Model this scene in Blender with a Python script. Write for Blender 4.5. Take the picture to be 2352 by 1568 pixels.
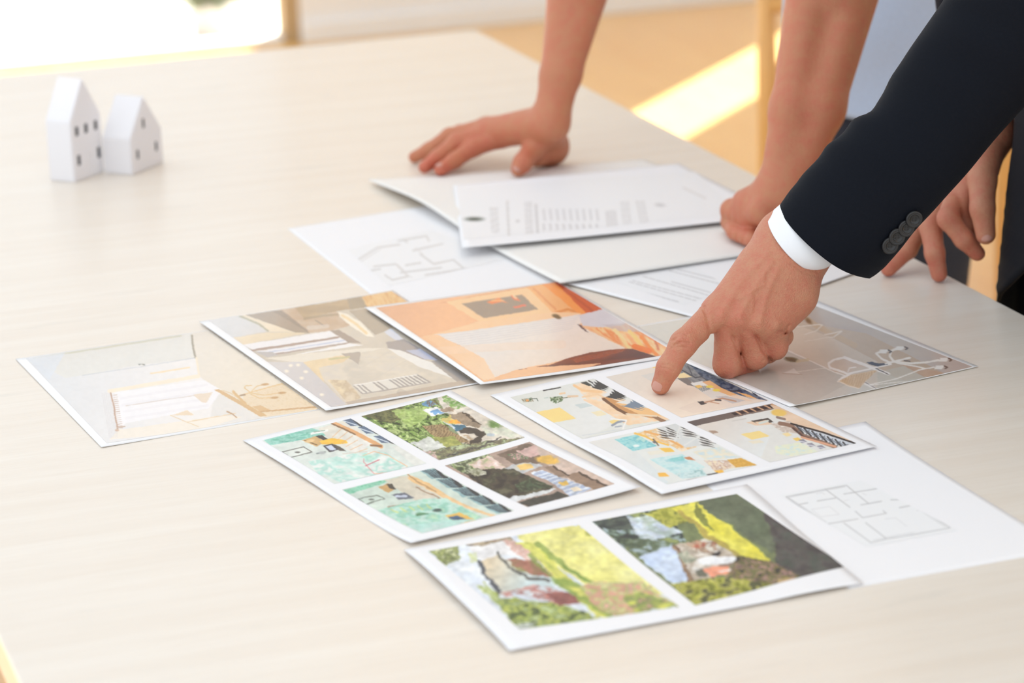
import bpy, bmesh, math, random
import numpy as np
from mathutils import Vector, Matrix

for o in list(bpy.data.objects):
    bpy.data.objects.remove(o, do_unlink=True)
SC = bpy.context.scene
COL = SC.collection

# ------------------------------------------------------------------ camera
TZ = 0.75                                    # height of the table top
F, CAM_H, PITCH, ROLL, YAW = 6533.0, 0.7821, 0.29413, -0.034818, 0.32349
_c, _s = math.cos(-YAW), math.sin(-YAW)
RZ = np.array([[_c, -_s, 0], [_s, _c, 0], [0, 0, 1.0]])
FW = RZ @ np.array([0, math.cos(PITCH), -math.sin(PITCH)])
RT = RZ @ np.array([1.0, 0, 0])
UP = np.cross(RT, FW)
CAM = np.array([0, 0, TZ + CAM_H])
cam_data = bpy.data.cameras.new('camera')
cam = bpy.data.objects.new('camera', cam_data)
COL.objects.link(cam)
cr, sr = math.cos(ROLL), math.sin(ROLL)
RT2, UP2 = cr * RT + sr * UP, -sr * RT + cr * UP     # roll about the view axis
cam.matrix_world = Matrix(((RT2[0], UP2[0], -FW[0], CAM[0]), (RT2[1], UP2[1], -FW[1], CAM[1]),
                           (RT2[2], UP2[2], -FW[2], CAM[2]), (0, 0, 0, 1)))
cam_data.sensor_width = 36.0
cam_data.lens = F / 2352 * 36.0
cam_data.dof.use_dof = True
cam_data.dof.focus_distance = 2.50
cam_data.dof.aperture_fstop = 5.6
cam_data.clip_start = 0.05
SC.camera = cam

# ------------------------------------------------------------------ light
world = bpy.data.worlds.new('sky')
SC.world = world
world.use_nodes = True
bg = world.node_tree.nodes['Background']
bg.inputs[0].default_value = (0.90, 0.955, 1.0, 1)
bg.inputs[1].default_value = 1.13
sun_data = bpy.data.lights.new('sun_offscreen', 'SUN')
sun_data.energy = 21.0
sun_data.color = (1.0, 0.93, 0.82)
sun_data.angle = 0.009
sun = bpy.data.objects.new('sun_offscreen', sun_data)
COL.objects.link(sun)
SUN_DIR = Vector((-0.64, -0.66, -0.77)).normalized()
sun.rotation_euler = SUN_DIR.to_track_quat('-Z', 'Y').to_euler()
sun.location = (6, 12, 8)
SC.view_settings.view_transform = 'Standard'
SC.view_settings.look = 'None'
SC.view_settings.gamma = 1.0
SC.view_settings.use_curve_mapping = False
SC.view_settings.exposure = 0.27

# ------------------------------------------------------------------ helpers
def ray(px, py):
    X, Y = px - 1176, py - 784
    u = cr * X + sr * Y
    v = -sr * X + cr * Y
    return u / F * RT - v / F * UP + FW

def at(px, py, z=0.0):
    """point seen at a photo pixel at height z above the table top"""
    d = ray(px, py)
    return CAM + d * ((TZ + z - CAM[2]) / d[2])

def dep(px, py, D):
    """point seen at a photo pixel at distance D along the view axis"""
    return CAM + ray(px, py) * D

def proj(P):
    d = np.asarray(P) - CAM
    x, y, z = d @ RT, d @ UP, d @ FW
    u, v = F * x / z, -F * y / z
    return 1176 + cr * u - sr * v, 784 + sr * u + cr * v

def s2l(c):
    c = np.asarray(c, float) / 255.0
    return np.where(c <= 0.04045, c / 12.92, ((c + 0.055) / 1.055) ** 2.4)

def mesh_obj(name, verts, faces, m=None, parent=None, smooth=False):
    me = bpy.data.meshes.new(name)
    verts = np.asarray(verts, np.float32)
    if isinstance(faces, np.ndarray):
        n, k = faces.shape
        me.vertices.add(len(verts)); me.vertices.foreach_set('co', verts.ravel())
        me.loops.add(n * k); me.loops.foreach_set('vertex_index', faces.astype(np.int32).ravel())
        me.polygons.add(n)
        me.polygons.foreach_set('loop_start', np.arange(0, n * k, k, dtype=np.int32))
        me.polygons.foreach_set('loop_total', np.full(n, k, np.int32))
        me.update(calc_edges=True)
    else:
        me.from_pydata([tuple(map(float, v)) for v in verts], [], faces)
    if smooth:
        me.polygons.foreach_set('use_smooth', np.ones(len(me.polygons), bool))
    me.update()
    o = bpy.data.objects.new(name, me)
    COL.objects.link(o)
    if m is not None:
        me.materials.append(m)
    if parent is not None:
        o.parent = parent
        o.matrix_parent_inverse = parent.matrix_world.inverted()
    return o

def bm_obj(name, bm, m=None, parent=None, smooth=False):
    me = bpy.data.meshes.new(name)
    bm.normal_update()
    bm.to_mesh(me); bm.free()
    if smooth:
        for p in me.polygons:
            p.use_smooth = True
    o = bpy.data.objects.new(name, me)
    COL.objects.link(o)
    if m is not None:
        me.materials.append(m)
    if parent is not None:
        o.parent = parent
        o.matrix_parent_inverse = parent.matrix_world.inverted()
    return o

def box_bm(lo, hi, bevel=0.0, seg=2):
    bm = bmesh.new()
    lo, hi = Vector(lo), Vector(hi)
    bmesh.ops.create_cube(bm, size=1.0)
    for v in bm.verts:
        v.co = Vector((lo[i] + (v.co[i] + 0.5) * (hi[i] - lo[i]) for i in range(3)))
    if bevel:
        bmesh.ops.bevel(bm, geom=bm.edges[:], offset=bevel, segments=seg, affect='EDGES', profile=0.5)
    return bm

def box(name, lo, hi, m=None, parent=None, bevel=0.0):
    return bm_obj(name, box_bm(lo, hi, bevel), m, parent)

def empty(name, loc):
    o = bpy.data.objects.new(name, None)
    o.empty_display_size = 0.05
    o.location = loc
    COL.objects.link(o)
    bpy.context.view_layer.update()
    return o

def tag(o, label=None, cat=None, group=None, kind=None):
    if label: o['label'] = label
    if cat: o['category'] = cat
    if group: o['group'] = group
    if kind: o['kind'] = kind
    return o

# ------------------------------------------------------------------ materials
def new_mat(name):
    m = bpy.data.materials.new(name)
    m.use_nodes = True
    nt = m.node_tree
    return m, nt, nt.nodes['Principled BSDF']

def mat(name, col, rough=0.5, spec=0.5, noise=0.0, scale=20.0, bump=0.0, bscale=200.0, **kw):
    m, nt, b = new_mat(name)
    b.inputs['Roughness'].default_value = rough
    b.inputs['Specular IOR Level'].default_value = spec
    col = tuple(col) + (1,)
    b.inputs['Base Color'].default_value = col
    tc = nt.nodes.new('ShaderNodeTexCoord')
    if noise:
        n = nt.nodes.new('ShaderNodeTexNoise'); n.inputs['Scale'].default_value = scale
        n.inputs['Detail'].default_value = 4
        nt.links.new(tc.outputs['Object'], n.inputs['Vector'])
        mx = nt.nodes.new('ShaderNodeMix'); mx.data_type = 'RGBA'
        mx.inputs[6].default_value = tuple(c * (1 - noise) for c in col[:3]) + (1,)
        mx.inputs[7].default_value = tuple(min(1, c * (1 + noise)) for c in col[:3]) + (1,)
        nt.links.new(n.outputs['Fac'], mx.inputs[0])
        nt.links.new(mx.outputs[2], b.inputs['Base Color'])
    if bump:
        n2 = nt.nodes.new('ShaderNodeTexNoise'); n2.inputs['Scale'].default_value = bscale
        n2.inputs['Detail'].default_value = 3
        nt.links.new(tc.outputs['Object'], n2.inputs['Vector'])
        bp = nt.nodes.new('ShaderNodeBump'); bp.inputs['Strength'].default_value = bump
        bp.inputs['Distance'].default_value = 0.001
        nt.links.new(n2.outputs['Fac'], bp.inputs['Height'])
        nt.links.new(bp.outputs['Normal'], b.inputs['Normal'])
    for k, v in kw.items():
        b.inputs[k.replace('_', ' ')].default_value = v
    return m

def wood_mat(name, c0, c1, c2, axis, rough, stretch=14.0, scale=1.0, bump=0.05, coat=0.0, blot=None):
    """streaky wood: fine grain and broad bands drawn out along one axis"""
    m, nt, b = new_mat(name)
    N, L = nt.nodes.new, nt.links.new
    tc = N('ShaderNodeTexCoord')
    mp = N('ShaderNodeMapping')
    sc = [stretch * 1.0] * 3
    sc[axis] = 1.0
    mp.inputs['Scale'].default_value = [v * scale for v in sc]
    L(tc.outputs['Object'], mp.inputs['Vector'])
    n1 = N('ShaderNodeTexNoise'); n1.inputs['Scale'].default_value = 2.2; n1.inputs['Detail'].default_value = 3
    n1.inputs['Distortion'].default_value = 0.5
    n2 = N('ShaderNodeTexNoise'); n2.inputs['Scale'].default_value = 14.0; n2.inputs['Detail'].default_value = 6
    n2.inputs['Roughness'].default_value = 0.65
    L(mp.outputs[0], n1.inputs['Vector']); L(mp.outputs[0], n2.inputs['Vector'])
    r1 = N('ShaderNodeValToRGB')
    r1.color_ramp.elements[0].position = 0.3; r1.color_ramp.elements[0].color = tuple(c0) + (1,)
    r1.color_ramp.elements[1].position = 0.7; r1.color_ramp.elements[1].color = tuple(c1) + (1,)
    L(n1.outputs['Fac'], r1.inputs[0])
    r2 = N('ShaderNodeValToRGB')
    r2.color_ramp.elements[0].position = 0.45; r2.color_ramp.elements[0].color = (0, 0, 0, 1)
    r2.color_ramp.elements[1].position = 0.75; r2.color_ramp.elements[1].color = (1, 1, 1, 1)
    L(n2.outputs['Fac'], r2.inputs[0])
    mx = N('ShaderNodeMix'); mx.data_type = 'RGBA'
    mult = N('ShaderNodeMath'); mult.operation = 'MULTIPLY'; mult.inputs[1].default_value = 0.55
    L(r2.outputs[0], mult.inputs[0]); L(mult.outputs[0], mx.inputs[0])
    L(r1.outputs[0], mx.inputs[6]); mx.inputs[7].default_value = tuple(c2) + (1,)
    out = mx.outputs[2]
    if blot:
        mp3 = N('ShaderNodeMapping'); mp3.inputs['Scale'].default_value = (5.0, 22.0, 5.0)
        mp3.inputs['Location'].default_value = (3.1, 1.7, 0)
        L(tc.outputs['Object'], mp3.inputs['Vector'])
        n3 = N('ShaderNodeTexNoise'); n3.inputs['Scale'].default_value = 1.3; n3.inputs['Detail'].default_value = 4
        L(mp3.outputs[0], n3.inputs['Vector'])
        r3 = N('ShaderNodeValToRGB')
        r3.color_ramp.elements[0].position = 0.64; r3.color_ramp.elements[0].color = (0, 0, 0, 1)
        r3.color_ramp.elements[1].position = 0.8; r3.color_ramp.elements[1].color = (1, 1, 1, 1)
        L(n3.outputs['Fac'], r3.inputs[0])
        m4 = N('ShaderNodeMath'); m4.operation = 'MULTIPLY'; m4.inputs[1].default_value = 0.6
        L(r3.outputs[0], m4.inputs[0])
        mx3 = N('ShaderNodeMix'); mx3.data_type = 'RGBA'
        L(m4.outputs[0], mx3.inputs[0]); L(out, mx3.inputs[6]); mx3.inputs[7].default_value = tuple(blot) + (1,)
        out = mx3.outputs[2]
    L(out, b.inputs['Base Color'])
    b.inputs['Roughness'].default_value = rough
    b.inputs['Coat Weight'].default_value = coat
    b.inputs['Coat Roughness'].default_value = 0.15
    bp = N('ShaderNodeBump'); bp.inputs['Strength'].default_value = bump; bp.inputs['Distance'].default_value = 0.002
    L(n2.outputs['Fac'], bp.inputs['Height']); L(bp.outputs['Normal'], b.inputs['Normal'])
    return m

def skin_mat(name, base, red):
    m, nt, b = new_mat(name)
    N, L = nt.nodes.new, nt.links.new
    at_ = N('ShaderNodeAttribute'); at_.attribute_name = 'tint'
    tc = N('ShaderNodeTexCoord')
    n = N('ShaderNodeTexNoise'); n.inputs['Scale'].default_value = 90; n.inputs['Detail'].default_value = 5
    L(tc.outputs['Object'], n.inputs['Vector'])
    mx = N('ShaderNodeMix'); mx.data_type = 'RGBA'
    mx.inputs[6].default_value = tuple(base) + (1,); mx.inputs[7].default_value = tuple(red) + (1,)
    ad = N('ShaderNodeMath'); ad.operation = 'MULTIPLY_ADD'; ad.inputs[1].default_value = 1.5
    ad.inputs[2].default_value = -0.48
    L(n.outputs['Fac'], ad.inputs[0])
    nf = N('ShaderNodeTexNoise'); nf.inputs['Scale'].default_value = 420; nf.inputs['Detail'].default_value = 3
    L(tc.outputs['Object'], nf.inputs['Vector'])
    adf = N('ShaderNodeMath'); adf.operation = 'MULTIPLY_ADD'; adf.inputs[1].default_value = 1.0; adf.inputs[2].default_value = -0.5
    L(nf.outputs['Fac'], adf.inputs[0])
    ads = N('ShaderNodeMath'); ads.operation = 'ADD'
    L(ad.outputs[0], ads.inputs[0]); L(adf.outputs[0], ads.inputs[1])
    ad2 = N('ShaderNodeMath'); ad2.operation = 'ADD'; ad2.use_clamp = True
    L(ads.outputs[0], ad2.inputs[0]); L(at_.outputs['Fac'], ad2.inputs[1])
    L(ad2.outputs[0], mx.inputs[0])
    L(mx.outputs[2], b.inputs['Base Color'])
    b.inputs['Roughness'].default_value = 0.48
    b.inputs['Specular IOR Level'].default_value = 0.4
    b.inputs['Subsurface Weight'].default_value = 0.12
    b.inputs['Subsurface Radius'].default_value = (1.0, 0.35, 0.2)
    b.inputs['Subsurface Scale'].default_value = 0.004
    v = N('ShaderNodeTexVoronoi'); v.inputs['Scale'].default_value = 750
    n5 = N('ShaderNodeTexNoise'); n5.inputs['Scale'].default_value = 260; n5.inputs['Detail'].default_value = 4
    L(tc.outputs['Object'], v.inputs['Vector']); L(tc.outputs['Object'], n5.inputs['Vector'])
    sm = N('ShaderNodeMath'); sm.operation = 'ADD'
    L(v.outputs['Distance'], sm.inputs[0]); L(n5.outputs['Fac'], sm.inputs[1])
    bp = N('ShaderNodeBump'); bp.inputs['Strength'].default_value = 0.5; bp.inputs['Distance'].default_value = 0.0007
    L(sm.outputs[0], bp.inputs['Height']); L(bp.outputs['Normal'], b.inputs['Normal'])
    return m

def print_mat(name, rough, spec=0.5, coat=0.0):
    m, nt, b = new_mat(name)
    a = nt.nodes.new('ShaderNodeAttribute'); a.attribute_name = 'ink'
    nt.links.new(a.outputs['Color'], b.inputs['Base Color'])
    b.inputs['Roughness'].default_value = rough
    b.inputs['Specular IOR Level'].default_value = spec
    b.inputs['Coat Weight'].default_value = coat
    return m

def glass_mat(name):
    m = bpy.data.materials.new(name); m.use_nodes = True
    nt = m.node_tree; nt.nodes.clear()
    N, L = nt.nodes.new, nt.links.new
    o = N('ShaderNodeOutputMaterial'); t = N('ShaderNodeBsdfTransparent'); g = N('ShaderNodeBsdfGlossy')
    g.inputs['Roughness'].default_value = 0.02
    x = N('ShaderNodeMixShader')
    x.inputs[0].default_value = 0.06
    L(t.outputs[0], x.inputs[1]); L(g.outputs[0], x.inputs[2])
    L(x.outputs[0], o.inputs[0])
    return m

M = {}
M['table'] = wood_mat('whitewashed_wood', (0.77, 0.69, 0.60), (0.81, 0.745, 0.665), (0.73, 0.645, 0.55), 0, 0.36, 16.0, 1.1,
                      0.04, 0.15, blot=(0.62, 0.58, 0.52))
M['table_edge'] = mat('table_edge_wood', (0.55, 0.47, 0.37), 0.45, noise=0.08, scale=12)
M['floor'] = wood_mat('amber_floor_wood', (0.80, 0.48, 0.17), (0.86, 0.56, 0.22), (0.74, 0.41, 0.12), 1, 0.28, 9.0, 0.6, 0.02, 0.3)
M['amber'] = wood_mat('amber_furniture_wood', (0.75, 0.42, 0.14), (0.82, 0.50, 0.20), (0.62, 0.32, 0.08), 2, 0.4, 9.0, 1.0, 0.02)
M['frame'] = mat('window_frame_wood', (0.50, 0.36, 0.20), 0.5, noise=0.08)
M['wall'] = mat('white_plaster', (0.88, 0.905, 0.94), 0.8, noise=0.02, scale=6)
M['terrace'] = mat('pale_terrace_stone', (0.82, 0.80, 0.77), 0.8, noise=0.05, scale=3)
M['glass'] = glass_mat('window_glass')
M['paper'] = mat('office_paper', (0.86, 0.85, 0.865), 0.55, 0.3)
M['photo_paper'] = mat('photo_paper', (0.87, 0.86, 0.865), 0.28, 0.5)
M['folder'] = mat('cream_card', (0.85, 0.83, 0.80), 0.5, 0.4)
M['ink_gloss'] = print_mat('glossy_photo_print', 0.22, 0.5, 0.25)
M['ink_matte'] = print_mat('inkjet_print', 0.5, 0.35)
M['skin'] = skin_mat('skin', (0.55, 0.245, 0.145), (0.54, 0.155, 0.100))
M['skin2'] = skin_mat('tanned_skin', (0.55, 0.225, 0.115), (0.57, 0.15, 0.09))
M['nail'] = mat('finger_nail', (0.60, 0.30, 0.235), 0.3, 0.5)
M['suit'] = mat('navy_suit_wool', (0.0030, 0.0045, 0.0090), 0.72, 0.14, noise=0.25, scale=600, bump=0.25, bscale=1500)
M['suit'].node_tree.nodes['Principled BSDF'].inputs['Sheen Weight'].default_value = 0.02
M['suit'].node_tree.nodes['Principled BSDF'].inputs['Sheen Roughness'].default_value = 0.4
M['cuff'] = mat('white_shirt_cotton', (0.86, 0.87, 0.90), 0.7, 0.2, bump=0.1, bscale=1200)
M['shirt'] = mat('blue_grey_cotton', (0.52, 0.62, 0.80), 0.85, 0.2, noise=0.12, scale=300)
M['trousers'] = mat('black_trouser_cloth', (0.012, 0.013, 0.017), 0.85, 0.2, noise=0.2, scale=300)
M['trousers2'] = mat('charcoal_blue_trouser_cloth', (0.04, 0.045, 0.065), 0.85, 0.2, noise=0.2, scale=300)
M['button'] = mat('dark_horn_button', (0.014, 0.0135, 0.0145), 0.32, 0.5, noise=0.35, scale=180)
M['hole'] = mat('black_button_hole', (0.004, 0.004, 0.005), 0.5)
M['ceramic'] = mat('white_ceramic', (0.84, 0.82, 0.84), 0.45, 0.4)
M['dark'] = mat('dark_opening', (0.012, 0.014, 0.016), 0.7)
M['shoe'] = mat('black_leather', (0.012, 0.011, 0.011), 0.35)

# ================================================================== the room
WY = 7.85                                     # inner face of the window wall
def struct(o):
    o['kind'] = 'structure'
    return o

struct(box('floor', (-2.6, -1.6, -0.05), (5.2, WY + 0.12, 0.0), M['floor']))
struct(box('ceiling_cut_for_light', (1.7, -1.6, 2.8), (5.2, WY + 0.12, 2.9), M['wall']))  # unseen; cut short so sky lights the table while sun stays off it
struct(box('terrace', (-6.0, WY + 0.12, -0.12), (9.0, 16.0, -0.02), M['terrace']))
jx = (CAM + ray(655, 60) * ((WY - CAM[1]) / ray(655, 60)[1]))[0]      # jamb of the large window
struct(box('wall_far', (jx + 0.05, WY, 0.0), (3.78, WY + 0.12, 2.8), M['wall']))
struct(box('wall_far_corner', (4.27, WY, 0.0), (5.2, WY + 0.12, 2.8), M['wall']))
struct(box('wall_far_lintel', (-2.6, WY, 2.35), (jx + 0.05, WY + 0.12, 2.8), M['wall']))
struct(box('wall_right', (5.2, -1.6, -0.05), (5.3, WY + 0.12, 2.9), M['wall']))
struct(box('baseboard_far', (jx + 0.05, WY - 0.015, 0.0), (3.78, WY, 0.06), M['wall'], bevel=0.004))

def window(name, x0, x1, z0, z1, mull):
    w = empty(name, ((x0 + x1) / 2, WY + 0.06, z0))
    w['kind'] = 'structure'
    t = 0.05
    for x in [x0 + t / 2, x1 - t / 2] + mull:
        box('window_post', (x - t / 2, WY + 0.02, z0), (x + t / 2, WY + 0.10, z1), M['frame'], w, 0.004)
    xs = sorted([x0 + t / 2, x1 - t / 2] + mull)
    for a, b in zip(xs[:-1], xs[1:]):
        box('window_rail', (a + t / 2, WY + 0.025, z0), (b - t / 2, WY + 0.095, z0 + 0.02), M['wall'], w, 0.004)
        box('window_rail', (a + t / 2, WY + 0.025, z1 - 0.05), (b - t / 2, WY + 0.095, z1), M['frame'], w, 0.004)
        box('pane', (a + t / 2, WY + 0.055, z0 + 0.02), (b - t / 2, WY + 0.061, z1 - 0.05), M['glass'], w)
    return w
window('window_1', -2.6, jx + 0.05, 0.0, 2.35, [-1.3, 0.0])
window('window_2', 3.78, 4.27, 0.0, 2.8, [])

# ================================================================== the table
TX0, TX1, TY0, TY1 = 0.2466, 1.2962, 1.15, 3.985
table = tag(empty('conference_table', ((TX0 + TX1) / 2, (TY0 + TY1) / 2, 0)),
            'long table with a whitewashed pale wooden top', 'table')
box('tabletop', (TX0, TY0, TZ - 0.03), (TX1, TY1, TZ), M['table'], table, 0.0025)
box('apron', (TX0 + 0.10, TY0 + 0.10, TZ - 0.11), (TX1 - 0.10, TY0 + 0.125, TZ - 0.03), M['table_edge'], table, 0.002)
box('apron', (TX0 + 0.10, TY1 - 0.125, TZ - 0.11), (TX1 - 0.10, TY1 - 0.10, TZ - 0.03), M['table_edge'], table, 0.002)
box('apron', (TX0 + 0.10, TY0 + 0.125, TZ - 0.11), (TX0 + 0.125, TY1 - 0.125, TZ - 0.03), M['table_edge'], table, 0.002)
box('apron', (TX1 - 0.125, TY0 + 0.125, TZ - 0.11), (TX1 - 0.10, TY1 - 0.125, TZ - 0.03), M['table_edge'], table, 0.002)
for lx in (TX0 + 0.13, TX1 - 0.20):
    for ly in (TY0 + 0.13, TY1 - 0.20):
        box('leg', (lx, ly, 0), (lx + 0.07, ly + 0.07, TZ - 0.03), M['table_edge'], table, 0.004)

# ================================================================== wooden chair behind the people
def tube_bm(pts, rads, seg=12, bm=None):
    bm = bm or bmesh.new()
    rings = []
    pts = [Vector(p) for p in pts]
    for i, p in enumerate(pts):
        t = (pts[min(i + 1, len(pts) - 1)] - pts[max(i - 1, 0)]).normalized()
        a = t.orthogonal().normalized() if i == 0 else (pa - t * pa.dot(t)).normalized()
        pa = a
        b = t.cross(a)
        rings.append([bm.verts.new(p + (a * math.cos(2 * math.pi * k / seg) + b * math.sin(2 * math.pi * k / seg)) * rads[i]) for k in range(seg)])
    for r0, r1 in zip(rings[:-1], rings[1:]):
        for k in range(seg):
            bm.faces.new((r0[k], r0[(k + 1) % seg], r1[(k + 1) % seg], r1[k]))
    bm.faces.new(rings[0][::-1]); bm.faces.new(rings[-1])
    return bm

cA = CAM + ray(1762, 250) * (5.15 / (ray(1762, 250) @ FW))
cB = CAM + ray(2306, 620) * (5.15 / (ray(2306, 620) @ FW))
cA, cB = Vector((cA[0], cA[1], 0)), Vector((cB[0], cB[1], 0))
cx = (cB - cA).normalized(); cy = Vector((-cx.y, cx.x, 0))
chair = tag(empty('wooden_chair', cA + (cB - cA) * 0.5 + cy * 0.2), 'amber wooden chair standing on the floor behind the people', 'chair')
W = (cB - cA).length
def cp(u, v, z): return cA + cx * (u * W) + cy * v + Vector((0, 0, z))
for u in (0, 1):
    bm_obj('leg', tube_bm([cp(u, 0.42, 0), cp(u, 0.42, 0.3), cp(u, 0.42, 0.445)], [0.014, 0.017, 0.019]), M['amber'], chair, True)
    bm_obj('back_post', tube_bm([cp(u, 0, 0), cp(u, 0.01, 0.44), cp(u, -0.04, 0.88)], [0.015, 0.019, 0.014]), M['amber'], chair, True)
bm = bmesh.new()
prof = [(-0.02, 0.05), (0.05, -0.02), (0.95, -0.02), (1.02, 0.05), (1.01, 0.40), (0.94, 0.45), (0.06, 0.45), (-0.01, 0.40)]
lo = [bm.verts.new(cp(u, v, 0.44)) for u, v in prof]; hi = [bm.verts.new(cp(u, v, 0.47)) for u, v in prof]
bm.faces.new(lo[::-1]); bm.faces.new(hi)
for k in range(8): bm.faces.new((lo[k], lo[(k + 1) % 8], hi[(k + 1) % 8], hi[k]))
bmesh.ops.bevel(bm, geom=bm.edges[:], offset=0.006, segments=2, affect='EDGES')
bm_obj('seat', bm, M['amber'], chair)
for z in (0.62, 0.74, 0.85):
    bm_obj('back_slat', tube_bm([cp(0.0, 0.01 - (z - .44) * .11, z), cp(0.5, -0.02 - (z - .44) * .11, z), cp(1.0, 0.01 - (z - .44) * .11, z)], [0.016] * 3), M['amber'], chair, True)
for a, b in (((0, 0.0), (0, 0.41)), ((1, 0.0), (1, 0.41))):
    bm_obj('stretcher', tube_bm([cp(a[0], a[1], 0.2), cp(b[0], b[1], 0.2)], [0.011] * 2), M['amber'], chair, True)

# ================================================================== the two model houses
def house(C, R, depth, eave, apex, wins, doors, label, name='model_house'):
    C, R = Vector((C[0], C[1], TZ)), Vector((R[0], R[1], TZ))
    w = (R - C).length
    ex = (R - C).normalized(); ey = Vector((-ex.y, ex.x, 0))
    root = tag(empty(name, C + ex * w / 2 + ey * depth / 2), label, 'model house', 'white model houses on the table')
    def P(u, d, z): return C + ex * u + ey * d + Vector((0, 0, z))
    bm = bmesh.new()
    prof = [(0, 0), (w, 0), (w, eave), (w / 2, apex), (0, eave)]
    f = [bm.verts.new(P(u, 0, z)) for u, z in prof]; b = [bm.verts.new(P(u, depth, z)) for u, z in prof]
    bm.faces.new(f); bm.faces.new(b[::-1])
    for k in range(5): bm.faces.new((f[k], b[k], b[(k + 1) % 5], f[(k + 1) % 5]))
    bmesh.ops.recalc_face_normals(bm, faces=bm.faces[:])
    bmesh.ops.bevel(bm, geom=bm.edges[:], offset=0.0012, segments=2, affect='EDGES')
    body = bm_obj('walls', bm, M['ceramic'], root)
    cut = bmesh.new()
    def addbox(bmx, u, z, sw, sh, d0, d1):
        vs = [bmx.verts.new(P(u + a * sw / 2, d, z + c * sh / 2)) for d in (d0, d1) for a, c in ((-1, -1), (1, -1), (1, 1), (-1, 1))]
        for q in ((0, 1, 2, 3), (7, 6, 5, 4), (0, 4, 5, 1), (1, 5, 6, 2), (2, 6, 7, 3), (3, 7, 4, 0)):
            bmx.faces.new([vs[i] for i in q])
    for u, z, sw, sh in wins: addbox(cut, u * w, z, sw, sh, -0.002, 0.006)
    for u, z, sw, sh in doors: addbox(cut, u * w, z, sw, sh, -0.002, 0.0012)
    bmesh.ops.recalc_face_normals(cut, faces=cut.faces[:])
    co = bm_obj('cutter', cut)
    md = body.modifiers.new('cut', 'BOOLEAN'); md.object = co; md.operation = 'DIFFERENCE'; md.solver = 'EXACT'
    dg = bpy.context.evaluated_depsgraph_get()
    me = bpy.data.meshes.new_from_object(body.evaluated_get(dg))
    body.modifiers.clear(); body.data = me
    bpy.data.objects.remove(co, do_unlink=True)
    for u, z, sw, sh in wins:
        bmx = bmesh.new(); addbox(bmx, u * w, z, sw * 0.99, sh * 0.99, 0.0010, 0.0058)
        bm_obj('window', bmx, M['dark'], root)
    for u, z, sw, sh in doors:
        bmx = bmesh.new(); addbox(bmx, u * w, z, sw * 0.94, sh * 0.97, 0.0003, 0.0011)
        bm_obj('door', bmx, M['ceramic'], root)
    return root
house((0.561, 3.285), (0.605, 3.325), 0.037, 0.073, 0.121,
      [(0.2, 0.060, 0.0065, 0.0115), (0.5, 0.060, 0.0065, 0.0115), (0.82, 0.060, 0.0065, 0.0115), (0.2, 0.025, 0.0065, 0.0125), (0.86, 0.026, 0.0065, 0.0135)],
      [(0.53, 0.015, 0.009, 0.029)], 'taller white model house with five dark windows and a door')
house((0.632, 3.291), (0.681, 3.341), 0.040, 0.044, 0.090,
      [(0.45, 0.057, 0.0055, 0.0115), (0.21, 0.0225, 0.0055, 0.0115), (0.80, 0.0235, 0.0055, 0.0115)],
      [], 'smaller white model house with three dark windows')

# ================================================================== things on the terrace beyond the large window
struct(box('terrace_kerb', (-1.5, 9.55, -0.02), (2.0, 9.75, 0.10), mat('terracotta_kerb', (0.40, 0.24, 0.16), 0.8, noise=0.2, scale=8), bevel=0.01))
pc = at(500, 78, -TZ - 0.02)
planter = tag(empty('planter', (pc[0], pc[1], -0.02)), 'low grey planter with green leaves on the terrace beyond the window', 'planter')
bm = bmesh.new()
rings = []
for r_, z_ in ((0.07, -0.02), (0.08, 0.02), (0.09, 0.07), (0.10, 0.072), (0.10, 0.085), (0.085, 0.085), (0.08, 0.07)):
    rings.append([bm.verts.new((pc[0] + r_ * math.cos(2 * math.pi * k / 28), pc[1] + r_ * math.sin(2 * math.pi * k / 28), z_)) for k in range(28)])
for a, b in zip(rings[:-1], rings[1:]):
    for k in range(28): bm.faces.new((a[k], a[(k + 1) % 28], b[(k + 1) % 28], b[k]))
bm.faces.new(rings[0][::-1]); bm.faces.new(rings[-1])
bm_obj('pot', bm, mat('grey_pot', (0.62, 0.62, 0.63), 0.7, noise=0.1), planter, True)
rng = random.Random(5)
V, Fc = [], []
for k in range(140):
    a, e, l = rng.uniform(0, 6.283), rng.uniform(0.25, 1.4), rng.uniform(0.08, 0.16)
    b0 = Vector((pc[0] + rng.uniform(-.05, .05), pc[1] + rng.uniform(-.05, .05), 0.07))
    d = Vector((math.cos(a) * math.cos(e), math.sin(a) * math.cos(e), math.sin(e)))
    s = d.cross(Vector((0, 0, 1))).normalized() * l * 0.16
    t = b0 + d * l + Vector((0, 0, -0.25 * l))
    m_ = b0 + d * l * 0.55
    q = len(V)
    V += [b0, m_ + s, t, m_ - s]
    Fc.append((q, q + 1, q + 2, q + 3))
fo = mesh_obj('foliage', V, Fc, mat('green_leaf', (0.30, 0.36, 0.24), 0.6, noise=0.3), planter)
sd = fo.modifiers.new('thick', 'SOLIDIFY'); sd.thickness = 0.001
fo['kind'] = 'stuff'

# ================================================================== paper sheets and what is printed on them
def hash2(ix, iy, seed):
    h = (ix.astype(np.int64) * 374761393 + iy.astype(np.int64) * 668265263 + seed * 974711) & 0x7fffffff
    h = ((h ^ (h >> 13)) * 1274126177) & 0x7fffffff
    return ((h ^ (h >> 16)) & 0xffff) / 65535.0

def vnoise(x, y, seed):
    ix, iy = np.floor(x), np.floor(y)
    fx, fy = x - ix, y - iy
    fx, fy = fx * fx * (3 - 2 * fx), fy * fy * (3 - 2 * fy)
    a, b = hash2(ix, iy, seed), hash2(ix + 1, iy, seed)
    c, d = hash2(ix, iy + 1, seed), hash2(ix + 1, iy + 1, seed)
    return (a * (1 - fx) + b * fx) * (1 - fy) + (c * (1 - fx) + d * fx) * fy

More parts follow.
